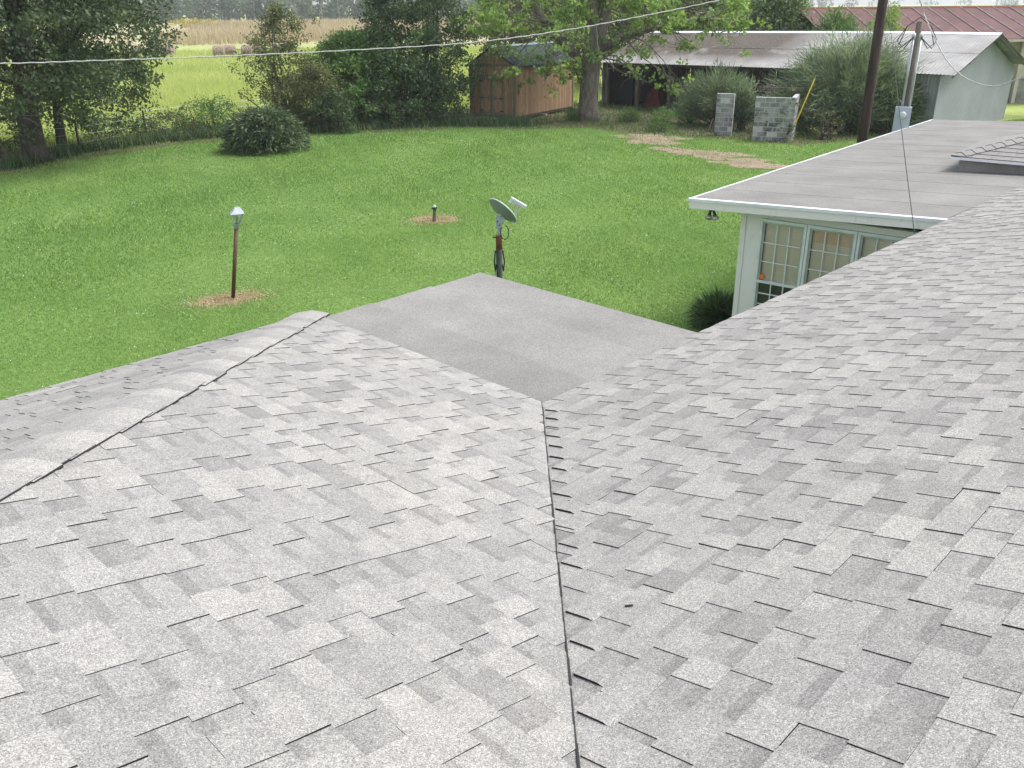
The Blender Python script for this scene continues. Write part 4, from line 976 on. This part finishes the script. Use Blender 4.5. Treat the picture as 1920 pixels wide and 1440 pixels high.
# ------------------------------------------------------------------ hay bales in the field
bl = [(262, 108), (292, 107), (318, 108), (413, 109), (432, 108), (466, 108), (486, 107), (520, 107)]
names = ['leftmost round hay bale, behind the oak twigs', 'second round hay bale from the left, behind the oak twigs', 'third round hay bale from the left, at the tip of the oak branches', 'fourth round hay bale from the left, first one clear of the oak', 'fifth round hay bale from the left, clear of the oak', 'sixth round hay bale from the left, beside the tall olive shrub', 'seventh round hay bale from the left, behind the tall olive shrub', 'rightmost round hay bale, mostly behind the tall olive shrub']
for k, (x, y) in enumerate(bl):
    c = at(x, y); ang = rng.normal() * .15; ax_ = V3(math.cos(ang), math.sin(ang), 0); mb = MB(); r = .70
    pts = [c + ax_ * t + Z * r for t in (-.62, -.58, -.3, 0, .3, .58, .62)]; mb.tube(pts, [r * .9, r * .98, r, r * 1.01, r, r * .98, r * .9], 20)
    o = mb.build('hay_bale', MAT['hay'], origin=c); tag(o, names[k], 'hay bale', 'round hay bales in the meadow')

# ------------------------------------------------------------------ vegetation
def vnoise(x, y, s, seed=0):
    r = np.random.default_rng(seed); out = np.zeros_like(x)
    for k in range(9):
        a = r.uniform(0, 6.28); f = s * r.uniform(.5, 1.8); out += np.sin((x * math.cos(a) + y * math.sin(a)) * f + r.uniform(0, 6.28))
    return out / 4.5
def blades(x, y, h, w, lean=.6, z0=0.0):
    n = len(x); a = rng.uniform(0, 6.28, n); b = rng.uniform(0, 6.28, n); l = rng.uniform(.1, lean, n) * h
    base = np.stack([x, y, np.full(n, z0)], 1); s = np.stack([np.cos(a), np.sin(a), np.zeros(n)], 1) * (w / 2)[:, None]
    tip = base + np.stack([np.cos(b) * l, np.sin(b) * l, h * rng.uniform(.7, 1.25, n)], 1)
    return np.stack([base - s, base + s, tip], 1).reshape(-1, 3)
def polar(n, r0, r1, a0, a1):
    r = np.exp(rng.uniform(math.log(r0), math.log(r1), n)); a = rng.uniform(a0, a1, n); return r * np.sin(a), r * np.cos(a), r

# lawn grass
x, y, r = polar(680000, 8.5, 50, -.66, .64); P = np.stack([x, y], 1)
ok = inside(P, LAWN) & (~inside(P, litter) | (rng.random(len(P)) < .35))
for q in SOILS: ok &= ~inside(P, q) | (rng.random(len(P)) < .3)
def ring_e(P, q):
    (c, rx, ry, ro) = q; dx, dy = P[:, 0] - c[0], P[:, 1] - c[1]; a = np.arctan2(dy, dx)
    return np.hypot((dx * math.cos(ro) + dy * math.sin(ro)) / rx, (-dx * math.sin(ro) + dy * math.cos(ro)) / ry) * (1 + .14 * np.sin(3 * a + rx * 9) + .1 * np.sin(7 * a))
for q in RINGS: ok &= rng.random(len(P)) < np.clip((ring_e(P, q) - .55) / .6, .05, 1)
hp = [tuple((C0 + CR * a + DN * b)[:2]) for a, b in ((-8, 2.4), (1.8, 2.4), (1.8, -.4), (16, -.4), (16, -9), (-8, -9))]; ok &= ~inside(P, hp)
ok &= ~((((P - AO[:2]) @ AU[:2]) > .6) & (((P - AO[:2]) @ AV[:2]) > .3) & (((P - AO[:2]) @ AV[:2]) < 14))
x, y, r = x[ok], y[ok], r[ok]
mow = np.sin((x * .93 + y * .36) * 5.2 + 1.2 * np.sin(y * .21)) * .07
tone = np.clip(.47 + .26 * vnoise(x, y, .22, 1) + .13 * vnoise(x, y, .9, 12) + .10 * vnoise(x, y, 3.0, 2) + mow + rng.normal(size=len(x)) * .11, 0, 1)
hh = .036 * (r / 14) ** .65 * (1 + .25 * vnoise(x, y, 1.1, 3)); ww = .0092 * (r / 11)
o = tris_mesh('grass', blades(x, y, hh, ww, .9), 3, tone, MAT['grass']); tag(o, kind='stuff')
# clover flowers
x, y, r = polar(650, 12, 44, -.6, .5); P = np.stack([x, y], 1); ok = inside(P, LAWN) & ~inside(P, litter); x, y, r = x[ok], y[ok], r[ok]
c = np.stack([x, y, .05 * (r / 14) ** .65], 1); s = (.011 * (r / 16) ** .8)[:, None]
q = np.stack([c + s * V3(-1, 0, 0), c + s * V3(0, -1, .4), c + s * V3(1, 0, 0), c + s * V3(0, 1, .6)], 1).reshape(-1, 3)
o = tris_mesh('clover_flowers', q, 4, np.full(len(c), .5), MAT['whiteflower']); tag(o, kind='stuff')
# straw in the dead patches
def in_poly_pts(poly, n):
    a = np.array(poly); lo, hi = a.min(0), a.max(0); P = rng.uniform(lo, hi, (n, 2)); return P[inside(P, poly)]
P = np.concatenate([np.array(q[0]) + (rng.normal(size=(3800, 2)) * .48 * np.array([q[1], q[2]])) @ np.array([[math.cos(q[3]), math.sin(q[3])], [-math.sin(q[3]), math.cos(q[3])]]) for q in RINGS]); o = tris_mesh('dry_straw', blades(P[:, 0], P[:, 1], rng.uniform(.01, .04, len(P)), rng.uniform(.008, .02, len(P)), 3.5, .01), 3, rng.uniform(0, 1, len(P)), MAT['straw']); tag(o, kind='stuff')
# thin grass on the worn soil
P = in_poly_pts(litter, 26000); o = tris_mesh('sparse_grass', blades(P[:, 0], P[:, 1], rng.uniform(.05, .22, len(P)), rng.uniform(.03, .07, len(P)), 1.0), 3, rng.uniform(0, .7, len(P)), MAT['shrubg']); tag(o, kind='stuff')

# meadow
x, y, r = polar(150000, 40, 130, -.75, .10); P = np.stack([x, y], 1); ok = ~inside(P, LAWN) & ~inside(P, litter) & (y > 36); x, y, r = x[ok], y[ok], r[ok]
tone = np.clip(.42 + .2 * vnoise(x, y * 2.5, .12, 5) + rng.normal(size=len(x)) * .15, 0, 1)
o = tris_mesh('meadow_grass', blades(x, y, .38 * (r / 50) ** .4 * (1 + .3 * vnoise(x, y * 2, .2, 6)), .035 * (r / 45), .5), 3, tone, MAT['tallgrass']); tag(o, kind='stuff')
x, y, r = polar(70000, 120, 375, -.62, .30); tn = vnoise(x, y, .03, 8); keep = (r > 150 + 25 * tn) & (x > -.36 * y + 18 * tn); x, y, r = x[keep], y[keep], r[keep]
o = tris_mesh('tall_dry_grass', blades(x, y, .9 + .002 * r + .2 * tn[keep], .16 * (r / 150), .4), 3, np.clip(.5 + .2 * vnoise(x, y, .05, 9) + rng.normal(size=len(x)) * .2, 0, 1), MAT['drygrass']); tag(o, kind='stuff')

# far woodland
cx = []; rad = []; tn = []; trunk = MB()
for k in range(-190, 210):
    t = ((k % 62) + rng.uniform(0, 1)) / 62 if k < 120 else rng.uniform(0, 1)
    if k < 120: X = -300 + 400 * t; Y = 376 + rng.uniform(0, 28) - .02 * X; hgt = rng.uniform(9, 14.5)
    elif k < 165: X = 60 + 260 * t; Y = 430 + 500 * t + rng.uniform(0, 40); hgt = rng.uniform(9, 15)
    else: X = 240 + 700 * t; Y = 930 + rng.uniform(0, 60); hgt = rng.uniform(11, 19)
    w = hgt * rng.uniform(.3, .42); tc = rng.uniform(.0, .9)
    for j in range(10):
        cx.append(V3(X + rng.normal() * w * .5, Y + rng.normal() * w * .4, hgt * rng.uniform(.04, .86))); rad.append(w * rng.uniform(.35, .6)); tn.append(tc + rng.normal() * .1)
    if k < 0 and rng.random() < .5: trunk.tube([(X, Y - 3, 0), (X + rng.normal() * .4, Y - 3, hgt * .5), (X + rng.normal() * .8, Y - 3, hgt * .9)], [.28, .2, .08], 5)
q, T_ = clump_leaves(cx, rad, 22, 1.3, tn, .7, .1, .8)
o = tris_mesh('woodland', q, 4, T_, MAT['wood_far']); tag(o, kind='stuff')
t_ = trunk.build('trunks', MAT['twig'], o); t_['kind'] = 'stuff'
cx = [V3(*(far(rng.uniform(332, 398), 50, 300)[:2] + rng.normal(size=2) * 2), rng.uniform(.4, 2.0)) for k in range(60)]
q, T_ = clump_leaves(cx, [.9] * 60, 26, .5, np.clip(rng.normal(size=60) * .25 + .5, 0, 1), .5, -.3); o = tris_mesh('goldenrod', q, 4, T_, MAT['yellow']); tag(o, kind='stuff')

def tree_obj(name, base, label, cat='tree', group=None): return empty(name, base, label, cat, group)
# --- the oak on the left
ob = at(70, 303); oak = tree_obj('oak_tree', ob, 'big spreading dark oak tree overhanging the lawn at far left')
mb = MB(); top = ob + V3(.25, .3, 4.2)
mb.tube([ob - Z * .1, ob + V3(-.02, 0, .35), ob + V3(.0, .05, 1.6), ob + V3(.12, .2, 3.2), top, top + V3(-.2, .2, 2.5), top + V3(-.1, .3, 5)], [.62, .45, .40, .37, .33, .22, .08], 14)
tips = []; tops = [ob + V3(.02, .1, 2.0), ob + V3(.1, .2, 3.0), top, top + Z * .9]
for k in range(16):
    a = 2 * math.pi * k / 16 + rng.normal() * .1; p = tops[k % 4]; d = V3(math.cos(a), math.sin(a) * .9, .35 - .12 * (k % 3))
    grow(p + Z * .8, d + V3(0, 0, .25), rng.uniform(3.4, 4.6), .11, 2, mb, tips, 4, .12, -.01, .6)
mb.build('trunk', MAT['darkbark'], oak, smooth=True)
prof_z = [1.3, 2.2, 3.2, 6, 8.5, 11.2]; prof_r = [3.6, 5.5, 6.3, 6.6, 5.2, 1.6]
cx = [p for p, l in tips if p[2] > 1.3 and p[0] < ob[0] + 5.2]; cx = [cx[i] for i in rng.permutation(len(cx))[:260]]
while len(cx) < 1350:
    z = rng.uniform(1.3, 11); R_ = np.interp(z, prof_z, prof_r); a = rng.uniform(0, 6.28); rr = R_ * math.sqrt(rng.uniform(.12, 1)); p = ob + V3(-.95 + rr * math.cos(a), .3 + rr * math.sin(a), z)
    if z < 3.4 and abs(p[0] - ob[0] - .1) < .8 and p[1] < ob[1] + .5: continue
    if z < 2.4 and rng.random() < .35: continue
    cx.append(p)
q, T_ = clump_leaves(cx, rng.uniform(.4, .75, len(cx)), 85, .155, np.clip(.4 + rng.normal(size=len(cx)) * .2, 0, 1), .5, .35, .7)
tris_mesh('crown', q, 4, T_, MAT['oak'], oak)
mb = MB()
for k in range(16):                                  # dead drooping twigs before the trunk
    p = ob + V3(rng.uniform(-.3, 2.4), -rng.uniform(.8, 2.2), rng.uniform(1.7, 2.9)); pts = [p]
    d = V3(rng.normal() * .6, rng.normal() * .3, -.35)
    for j in range(5): d = d + rng.normal(size=3) * .25; pts.append(pts[-1] + d * .28)
    mb.tube(pts, [.014, .012, .010, .008, .006, .004], 4, caps=False)
tw = mb.build('dead_twigs', MAT['twig'], oak); tw['kind'] = 'stuff'
b2 = at(118, 282); t2 = tree_obj('young_tree', b2, 'thin dark young tree just right of the big oak trunk')
mb = MB(); tips = []; mb.tube([b2, b2 + V3(.1, 0, 1.5), b2 + V3(.3, .1, 3.4)], [.22, .17, .1], 10)
for k in range(7): grow(b2 + Z * rng.uniform(1.2, 3.2), V3(rng.normal(), rng.normal(), .7), 1.4, .05, 1, mb, tips, 4)
mb.build('trunk', MAT['darkbark'], t2); cx = [p for p, l in tips]
q, T_ = clump_leaves(cx, [.4] * len(cx), 34, .14, np.clip(.45 + rng.normal(size=len(cx)) * .2, 0, 1)); tris_mesh('crown', q, 4, T_, MAT['oak'], t2)

# --- the pale tree beside the shed
tb = at(1104, 226); mt_ = tree_obj('maple_tree', tb, 'tall grey barked tree with sparse pale green leaves beside the shed')
mb = MB(); fork = tb + V3(.05, 0, 2.9)
mb.tube([tb - Z * .1, tb + V3(-.05, 0, .4), tb + V3(-.02, 0, 1.6), fork, tb + V3(.1, .1, 3.8), tb + V3(.05, .2, 5.2), tb + V3(.1, .3, 7.5), tb + V3(.2, .3, 10)], [.62, .50, .45, .47, .38, .3, .2, .08], 16)
mb.tube([fork - Z * .3, tb + V3(.45, .1, 3.9), tb + V3(.75, .2, 5.2), tb + V3(1.0, .3, 7.5)], [.3, .28, .24, .12], 12)
mb.tube([fork - V3(.1, 0, .4), tb + V3(-1.0, .1, 3.3), tb + V3(-2.1, .1, 4.4), tb + V3(-3.0, 0, 5.6), tb + V3(-3.6, 0, 7.2)], [.26, .22, .19, .16, .09], 10)
mb.tube([tb + V3(.4, 0, 3.2), tb + V3(1.6, -.2, 3.9), tb + V3(3.2, -.3, 4.3), tb + V3(5.0, -.4, 4.6), tb + V3(6.6, -.6, 4.6)], [.2, .16, .13, .10, .05], 10)
tips = []
roots = [(tb + V3(-2.1, .1, 4.4), .09), (tb + V3(-3.0, 0, 5.6), .08), (tb + V3(1.6, -.2, 3.9), .08), (tb + V3(3.2, -.3, 4.3), .08), (tb + V3(5.0, -.4, 4.6), .07), (tb + V3(.05, .2, 5.2), .1), (tb + V3(.75, .2, 5.2), .1), (tb + V3(.1, .1, 3.8), .07), (tb + V3(-1.0, .1, 3.3), .07), (tb + V3(.1, .3, 7.5), .1)]
for p, rr in roots:
    for k in range(4): grow(p, V3(rng.normal() * 1.0, rng.normal() * .6 - .35, rng.normal() * .35 + .05), rng.uniform(1.6, 2.9), rr * .55, 2, mb, tips, 4, .2, -.09, .7, 5, .5)
for px_, py_, zz in ((965, 140, 0), (1150, 135, 0), (1190, 140, 0), (1205, 160, 0), (905, 60, 0), (940, 40, 0), (985, 95, 0), (890, 30, 0)):   # low hanging boughs
    p = far(px_, py_, 43.2 + rng.normal() * .5); st = tb + V3(.2 if px_ > 1100 else -1.2, -.4, 3.0 if px_ > 1100 else 4.2); md = (p + st) / 2 + V3(0, 0, .45)
    mb.tube([st, md, p + Z * .25, p], [.045, .03, .018, .01], 5, caps=False)
    for k in range(5): tips.append((p + rng.normal(size=3) * V3(.45, .4, .22), 0)); 
    for k in range(3): grow(p + Z * .2, V3(rng.normal(), rng.normal(), -.3), .6, .012, 0, mb, tips)
mb.build('trunk', MAT['bark'], mt_, smooth=True)
cx = [p for p, l in tips if l == 0 and rng.random() < (.8 if p[2] > 4.2 else .2)]; tn = np.clip(.5 + rng.normal(size=len(cx)) * .22, 0, 1)
q, T_ = clump_leaves(cx, rng.uniform(.2, .45, len(cx)), 20, .17, tn, .75, .25, .6); tris_mesh('crown', q, 4, T_, MAT['mapleleaf'], mt_)
print('maple tips', len(cx))

# --- shrubs and small trees: dome of leaf clumps on stems
def shrub(name, base, rx, ry, h, nclump, each, size, mat, label, cat='shrub', zmin=.0, stems=9, tone=.45, tv=.2, aspect=.5, droop=.2, rough=.25, crad=(.28, .5), group=None, stemmat='stem', airy=0.0):
    o = empty(name, base, label, cat, group); mb = MB(); cx = []
    for k in range(nclump):
        a = rng.uniform(0, 6.28); u = rng.uniform(0, 1); zz = zmin + (h - zmin) * u; prof = math.sqrt(max(0, 1 - max(0, (u - .35) / .65) ** 2)) * (.75 + .25 * min(1, u / .3))
        prof *= 1 + rough * math.sin(3 * a + base[0]) * .5 + rng.normal() * rough * .5
        rr = math.sqrt(rng.uniform(.25 if rng.random() > .3 else 0, 1)) * prof
        cx.append(np.array(base) + V3(rx * rr * math.cos(a), ry * rr * math.sin(a), zz + rng.normal() * .05 * h))
        if cx[-1][2] < .05: cx[-1][2] = .1
    for k in range(stems):
        c = cx[rng.integers(len(cx))]; m = (np.array(base) + c) / 2 + rng.normal(size=3) * .15 * rx * V3(1, 1, 0); b0 = np.array(base) + V3(rng.normal() * .15 * rx, rng.normal() * .15 * ry, 0)
        mb.tube([b0, m, c], [.028 + .008 * h, .018 + .004 * h, .008], 5, caps=False)
    mb.build('stem', MAT[stemmat], o)
    q, T_ = clump_leaves(cx, rng.uniform(*crad, len(cx)), each, size, np.clip(tone + rng.normal(size=len(cx)) * tv, 0, 1), aspect, droop); tris_mesh('foliage', q, 4, T_, MAT[mat], o); return o
shrub('evergreen_tree', at(778, 235) + V3(0, 1.6, 0), 2.7, 2.0, 8.2, 640, 75, .15, 'ever', 'tall dense dark evergreen mass left of the shed', 'tree', stems=14, rough=.3, crad=(.35, .65))
shrub('evergreen_shrub', at(735, 240) + V3(0, .6, 0), 1.9, 1.0, 3.4, 220, 60, .14, 'ever', 'dark leafy shrub at the lawn edge in front of the evergreen mass', tone=.5, crad=(.3, .5))
shrub('vine_shrub', at(806, 236) + V3(0, .5, 0), .9, .8, 2.6, 80, 55, .13, 'ever', 'dark vine covered shrub against the shed door side', tone=.35)
shrub('green_shrub', at(655, 240) + V3(0, .9, 0), 2.1, 1.3, 4.0, 290, 60, .16, 'shrubg', 'bright green leafy shrub between the olive shrub and the evergreens', tone=.5, rough=.35, crad=(.3, .55))
shrub('brown_shrub', at(705, 232) + V3(0, 1.2, 0), 1.2, .9, 4.2, 150, 45, .13, 'shrubo', 'brownish half dead shrub between green shrub and evergreens', tone=.35, rough=.4)
shrub('olive_shrub', at(530, 246) + V3(0, 1.4, 0), 1.7, 1.2, 5.2, 260, 48, .12, 'shrubo', 'tall airy olive brown shrub before the hay bales', stems=26, rough=.5, crad=(.25, .5), tone=.5)
shrub('olive_shrub', at(585, 248) + V3(0, .5, 0), 1.7, .9, 2.8, 220, 50, .12, 'shrubo', 'low olive shrub right of the round weeping bush', stems=12, rough=.35, tone=.5)
shrub('dark_shrub', at(628, 250) + V3(0, .2, 0), 1.2, .6, 1.7, 80, 45, .11, 'ever', 'low dark shrub at the lawn edge under the green shrub', stems=8, rough=.35, tone=.4)
shrub('fence_shrub', at(395, 252) + V3(0, .2, 0), 1.5, .9, 1.5, 90, 40, .11, 'shrubg', 'low green brush on the wire fence left of the round bush', tone=.35, rough=.4)
shrub('fence_shrub', at(320, 258) + V3(0, .2, 0), 1.6, .8, 1.0, 70, 36, .11, 'shrubo', 'low olive brush on the wire fence under the oak branch tips', tone=.4, rough=.4)
shrub('fence_shrub', at(215, 268) + V3(0, .2, 0), 2.2, .8, 1.0, 80, 36, .11, 'ever', 'low dark brush on the wire fence right of the young tree', tone=.4, rough=.4)
shrub('fence_shrub', at(-10, 285) + V3(0, .8, 0), 2.0, .8, 1.3, 80, 36, .11, 'ever', 'low dark brush on the wire fence left of the oak trunk', tone=.4, rough=.4)
# the round weeping bush: long arching shoots
def weeping(name, base, rx, ry, h, n, label, mat, L=.5, w=.03, up=.35, nstem=50, each=60, cat='shrub', spread=.10, vase=False):
    o = empty(name, base, label, cat); P = []; D = []; T_ = []; mb = MB()
    for k in range(n):
        a = rng.uniform(0, 6.28); e = math.sqrt(rng.uniform(0, 1)) * rng.uniform(.8, 1.15); ht = rng.uniform(.62, 1.25); tip = np.array(base) + V3(rx * e * math.cos(a), ry * e * math.sin(a), 0)
        zt = max(.1, h * (1 - min(e, 1) ** 2.0) * ht + .1); mid = np.array(base) + V3(rx * e * .55 * math.cos(a), ry * e * .55 * math.sin(a), max(zt, h * up) * 1.0 + .25 * h * (1 - e))
        if vase:
            zt = h * (.5 + .5 * (1 - min(e, 1) ** 2)) * rng.uniform(.45, 1.12); mid = np.array(base) + V3(rx * e * .4 * math.cos(a), ry * e * .4 * math.sin(a), zt * .72)
        else:
            zt = max(.08, h * math.sqrt(max(0, 1 - min(e, 1) ** 3)) * rng.uniform(.7, 1.08)); mid = np.array(base) + V3(rx * e * .6 * math.cos(a), ry * e * .6 * math.sin(a), zt * .75 + .35 * h)
        tip[2] = zt; b0 = np.array(base) + V3(rng.normal() * .1, rng.normal() * .1, 0)
        t = rng.uniform(.3, 1.0, each)[:, None]; pts = (1 - t) ** 2 * b0 + 2 * t * (1 - t) * mid + t ** 2 * tip
        d = 2 * (1 - t) * (mid - b0) + 2 * t * (tip - mid); d /= np.linalg.norm(d, axis=1, keepdims=True) + 1e-9
        pts = pts + rng.normal(size=pts.shape) * spread; P.append(pts); D.append(d); tc = .45 + rng.normal() * .22; T_.append(np.clip(tc + rng.normal(size=each) * .12, 0, 1))
        if k % max(1, n // nstem) == 0: tt = np.linspace(0, 1, 6)[:, None]; mb.tube(list((1 - tt) ** 2 * b0 + 2 * tt * (1 - tt) * mid + tt ** 2 * tip), [.022, .018, .014, .01, .007, .004], 4, caps=False)
    P = np.concatenate(P); D = np.concatenate(D); T_ = np.concatenate(T_)
    d = D + rng.normal(size=D.shape) * .45; q = leaf_quads(P, L, w / L * 1.0, 0, d * 3, .6)
    mb.build('stem', MAT['stem'], o); tris_mesh('foliage', q, 4, T_, MAT[mat], o); return o
weeping('weeping_bush', at(490, 290) + V3(0, .8, 0), 1.7, 1.3, 1.45, 420, 'round dark green weeping bush standing alone on the lawn edge', 'bushleaf', .2, .05, .6, 40, 60)
weeping('feathery_bush', V3(14.9, 39.8, 0), 3.4, 1.9, 3.9, 640, 'very large feathery grey green bush in front of the tin barn', 'feather', .42, .024, 1.1, 110, 90, spread=.16, vase=True)
weeping('feathery_bush', at(1345, 243) + V3(.2, 1.3, 0), 1.9, 1.2, 2.5, 260, 'smaller feathery bush behind the concrete block pier', 'feather', .32, .024, 1.0, 50, 75, spread=.13, vase=True)
weeping('feathery_bush', at(1392, 250) + V3(.1, .9, 0), .8, .6, 2.3, 90, 'narrow feathery bush between the block pier and the block wall', 'feather', .24, .04, .9, 20, 50, vase=True)
weeping('feathery_bush', at(1640, 262) + V3(1.0, 1.6, 0), 1.7, 1.0, 2.6, 220, 'dark feathery bush against the tin barn wall behind the utility pole', 'bushleaf', .26, .04, .9, 40, 60, spread=.14, vase=True)
weeping('spiky_plant', at(1338, 614) + V3(.16, .12, 0), .42, .38, .36, 130, 'dark spiky border plant at the foot of the white wing', 'ever', .34, .018, .9, 1, 26, 'plant', .02)
shrub('thin_weed_shrub', at(1470, 266) + V3(.1, .0, 0), .35, .3, 2.1, 30, 16, .10, 'shrubo', 'thin reddish brown weed standing before the block wall corner', 'plant', stems=6, tone=.6, crad=(.12, .25))
shrub('thin_weed_shrub', at(1540, 262) + V3(.1, .0, 0), .9, .5, 1.3, 34, 14, .10, 'shrubo', 'bare reddish brown brush at the foot of the large feathery bush', 'plant', stems=22, tone=.55, crad=(.12, .3))
# ferny green weeds at the worn soil
for k, (px_, py_, rr, hh_, lb_) in enumerate(((1240, 246, .75, .95, 'bright green ferny weed clump at the edge of the worn soil'), (1180, 228, .6, .55, 'low green weed clump right of the pale tree trunk'), (1290, 232, .7, .9, 'green weed clump left of the smaller feathery bush'), (1075, 226, .5, .5, 'small weed clump between the shed and the pale tree'))):
    shrub('weed_clump', at(px_, py_), rr, rr * .7, hh_, 60, 30, .12, 'shrubg', lb_, 'weeds', stems=8, tone=.5, aspect=.2, droop=-.6, crad=(.14, .26))
# trees behind the barns
for (X, Y, rx, h_, mat_, tn_, lb_) in ((10.0, 60, 3.6, 8.6, 'shrubo', .55, 'olive green tree directly behind the left end of the tin barn'), (14.2, 62, 3.6, 8.8, 'shrubg', .35, 'mid green tree behind the middle of the tin barn'), (15.6, 55.0, 2.0, 5.9, 'ever', .75, 'rounded dark green tree at the left end of the red roof'),
                                      (5.5, 64, 3.4, 8.0, 'shrubg', .45, 'green tree seen through the branches behind the pale tree'), (0.5, 62, 3.0, 7.6, 'shrubo', .5, 'low olive tree behind the shed roof')):
    shrub('background_tree', (X, Y, 0), rx, rx * .8, h_, 330, 60, .2, mat_, lb_, 'tree', zmin=1.0, stems=12, tone=tn_, crad=(.4, .8), group='trees behind the barns', stemmat='darkbark')
weeping('tall_weeds', V3(17.2, 49.3, 0), 1.6, 1.0, 4.55, 200, 'tall pale weeds rising between the tin roof and the red roof', 'shrubg', .3, .05, 1.0, 30, 50, 'weeds', .14)
shrub('lime_tree', (19.6, 48.4, 0), 1.5, 1.0, 4.75, 130, 40, .15, 'mapleleaf', 'small lime green tree in front of the red roof', 'tree', zmin=1.2, stems=9, tone=.6, crad=(.25, .45))
shrub('pale_tree', (27.6, 44.6, 0), 2.2, 1.5, 5.0, 150, 26, .15, 'mapleleaf', 'pale sparse tree at the right edge before the red roof', 'tree', zmin=2.8, stems=10, tone=.55, crad=(.25, .5))
# weeds along the fence row and the hedge foot
x = []; y = []
for (ax_, ay_), (bx2, by2) in zip(BACK[1:7], BACK[2:8]):
    for k in range(1500):
        t = rng.random(); q = at(ax_ + (bx2 - ax_) * t, ay_ + (by2 - ay_) * t); x.append(q[0] + rng.normal() * .35); y.append(q[1] + abs(rng.normal()) * 1.1)
x = np.array(x); y = np.array(y)
o = tris_mesh('fence_row_weeds', blades(x, y, rng.uniform(.12, .6, len(x)), rng.uniform(.03, .07, len(x)), .7), 3, rng.uniform(0, .8, len(x)), MAT['ever']); tag(o, kind='stuff')

# ------------------------------------------------------------------ the air between here and the far wood
mb = MB(); mb.box((0, 1000, 11), (3000, 2400, 24)); hz = mb.build('haze', [])
t = bpy.data.materials.new('thin_haze'); t.use_nodes = True; t.node_tree.nodes.clear()
vo = t.node_tree.nodes.new('ShaderNodeVolumePrincipled'); vo.inputs['Density'].default_value = .0004; vo.inputs['Color'].default_value = (.93, .96, 1, 1); vo.inputs['Anisotropy'].default_value = .2
ou = t.node_tree.nodes.new('ShaderNodeOutputMaterial'); t.node_tree.links.new(vo.outputs[0], ou.inputs['Volume']); hz.data.materials.append(t); tag(hz, kind='stuff')
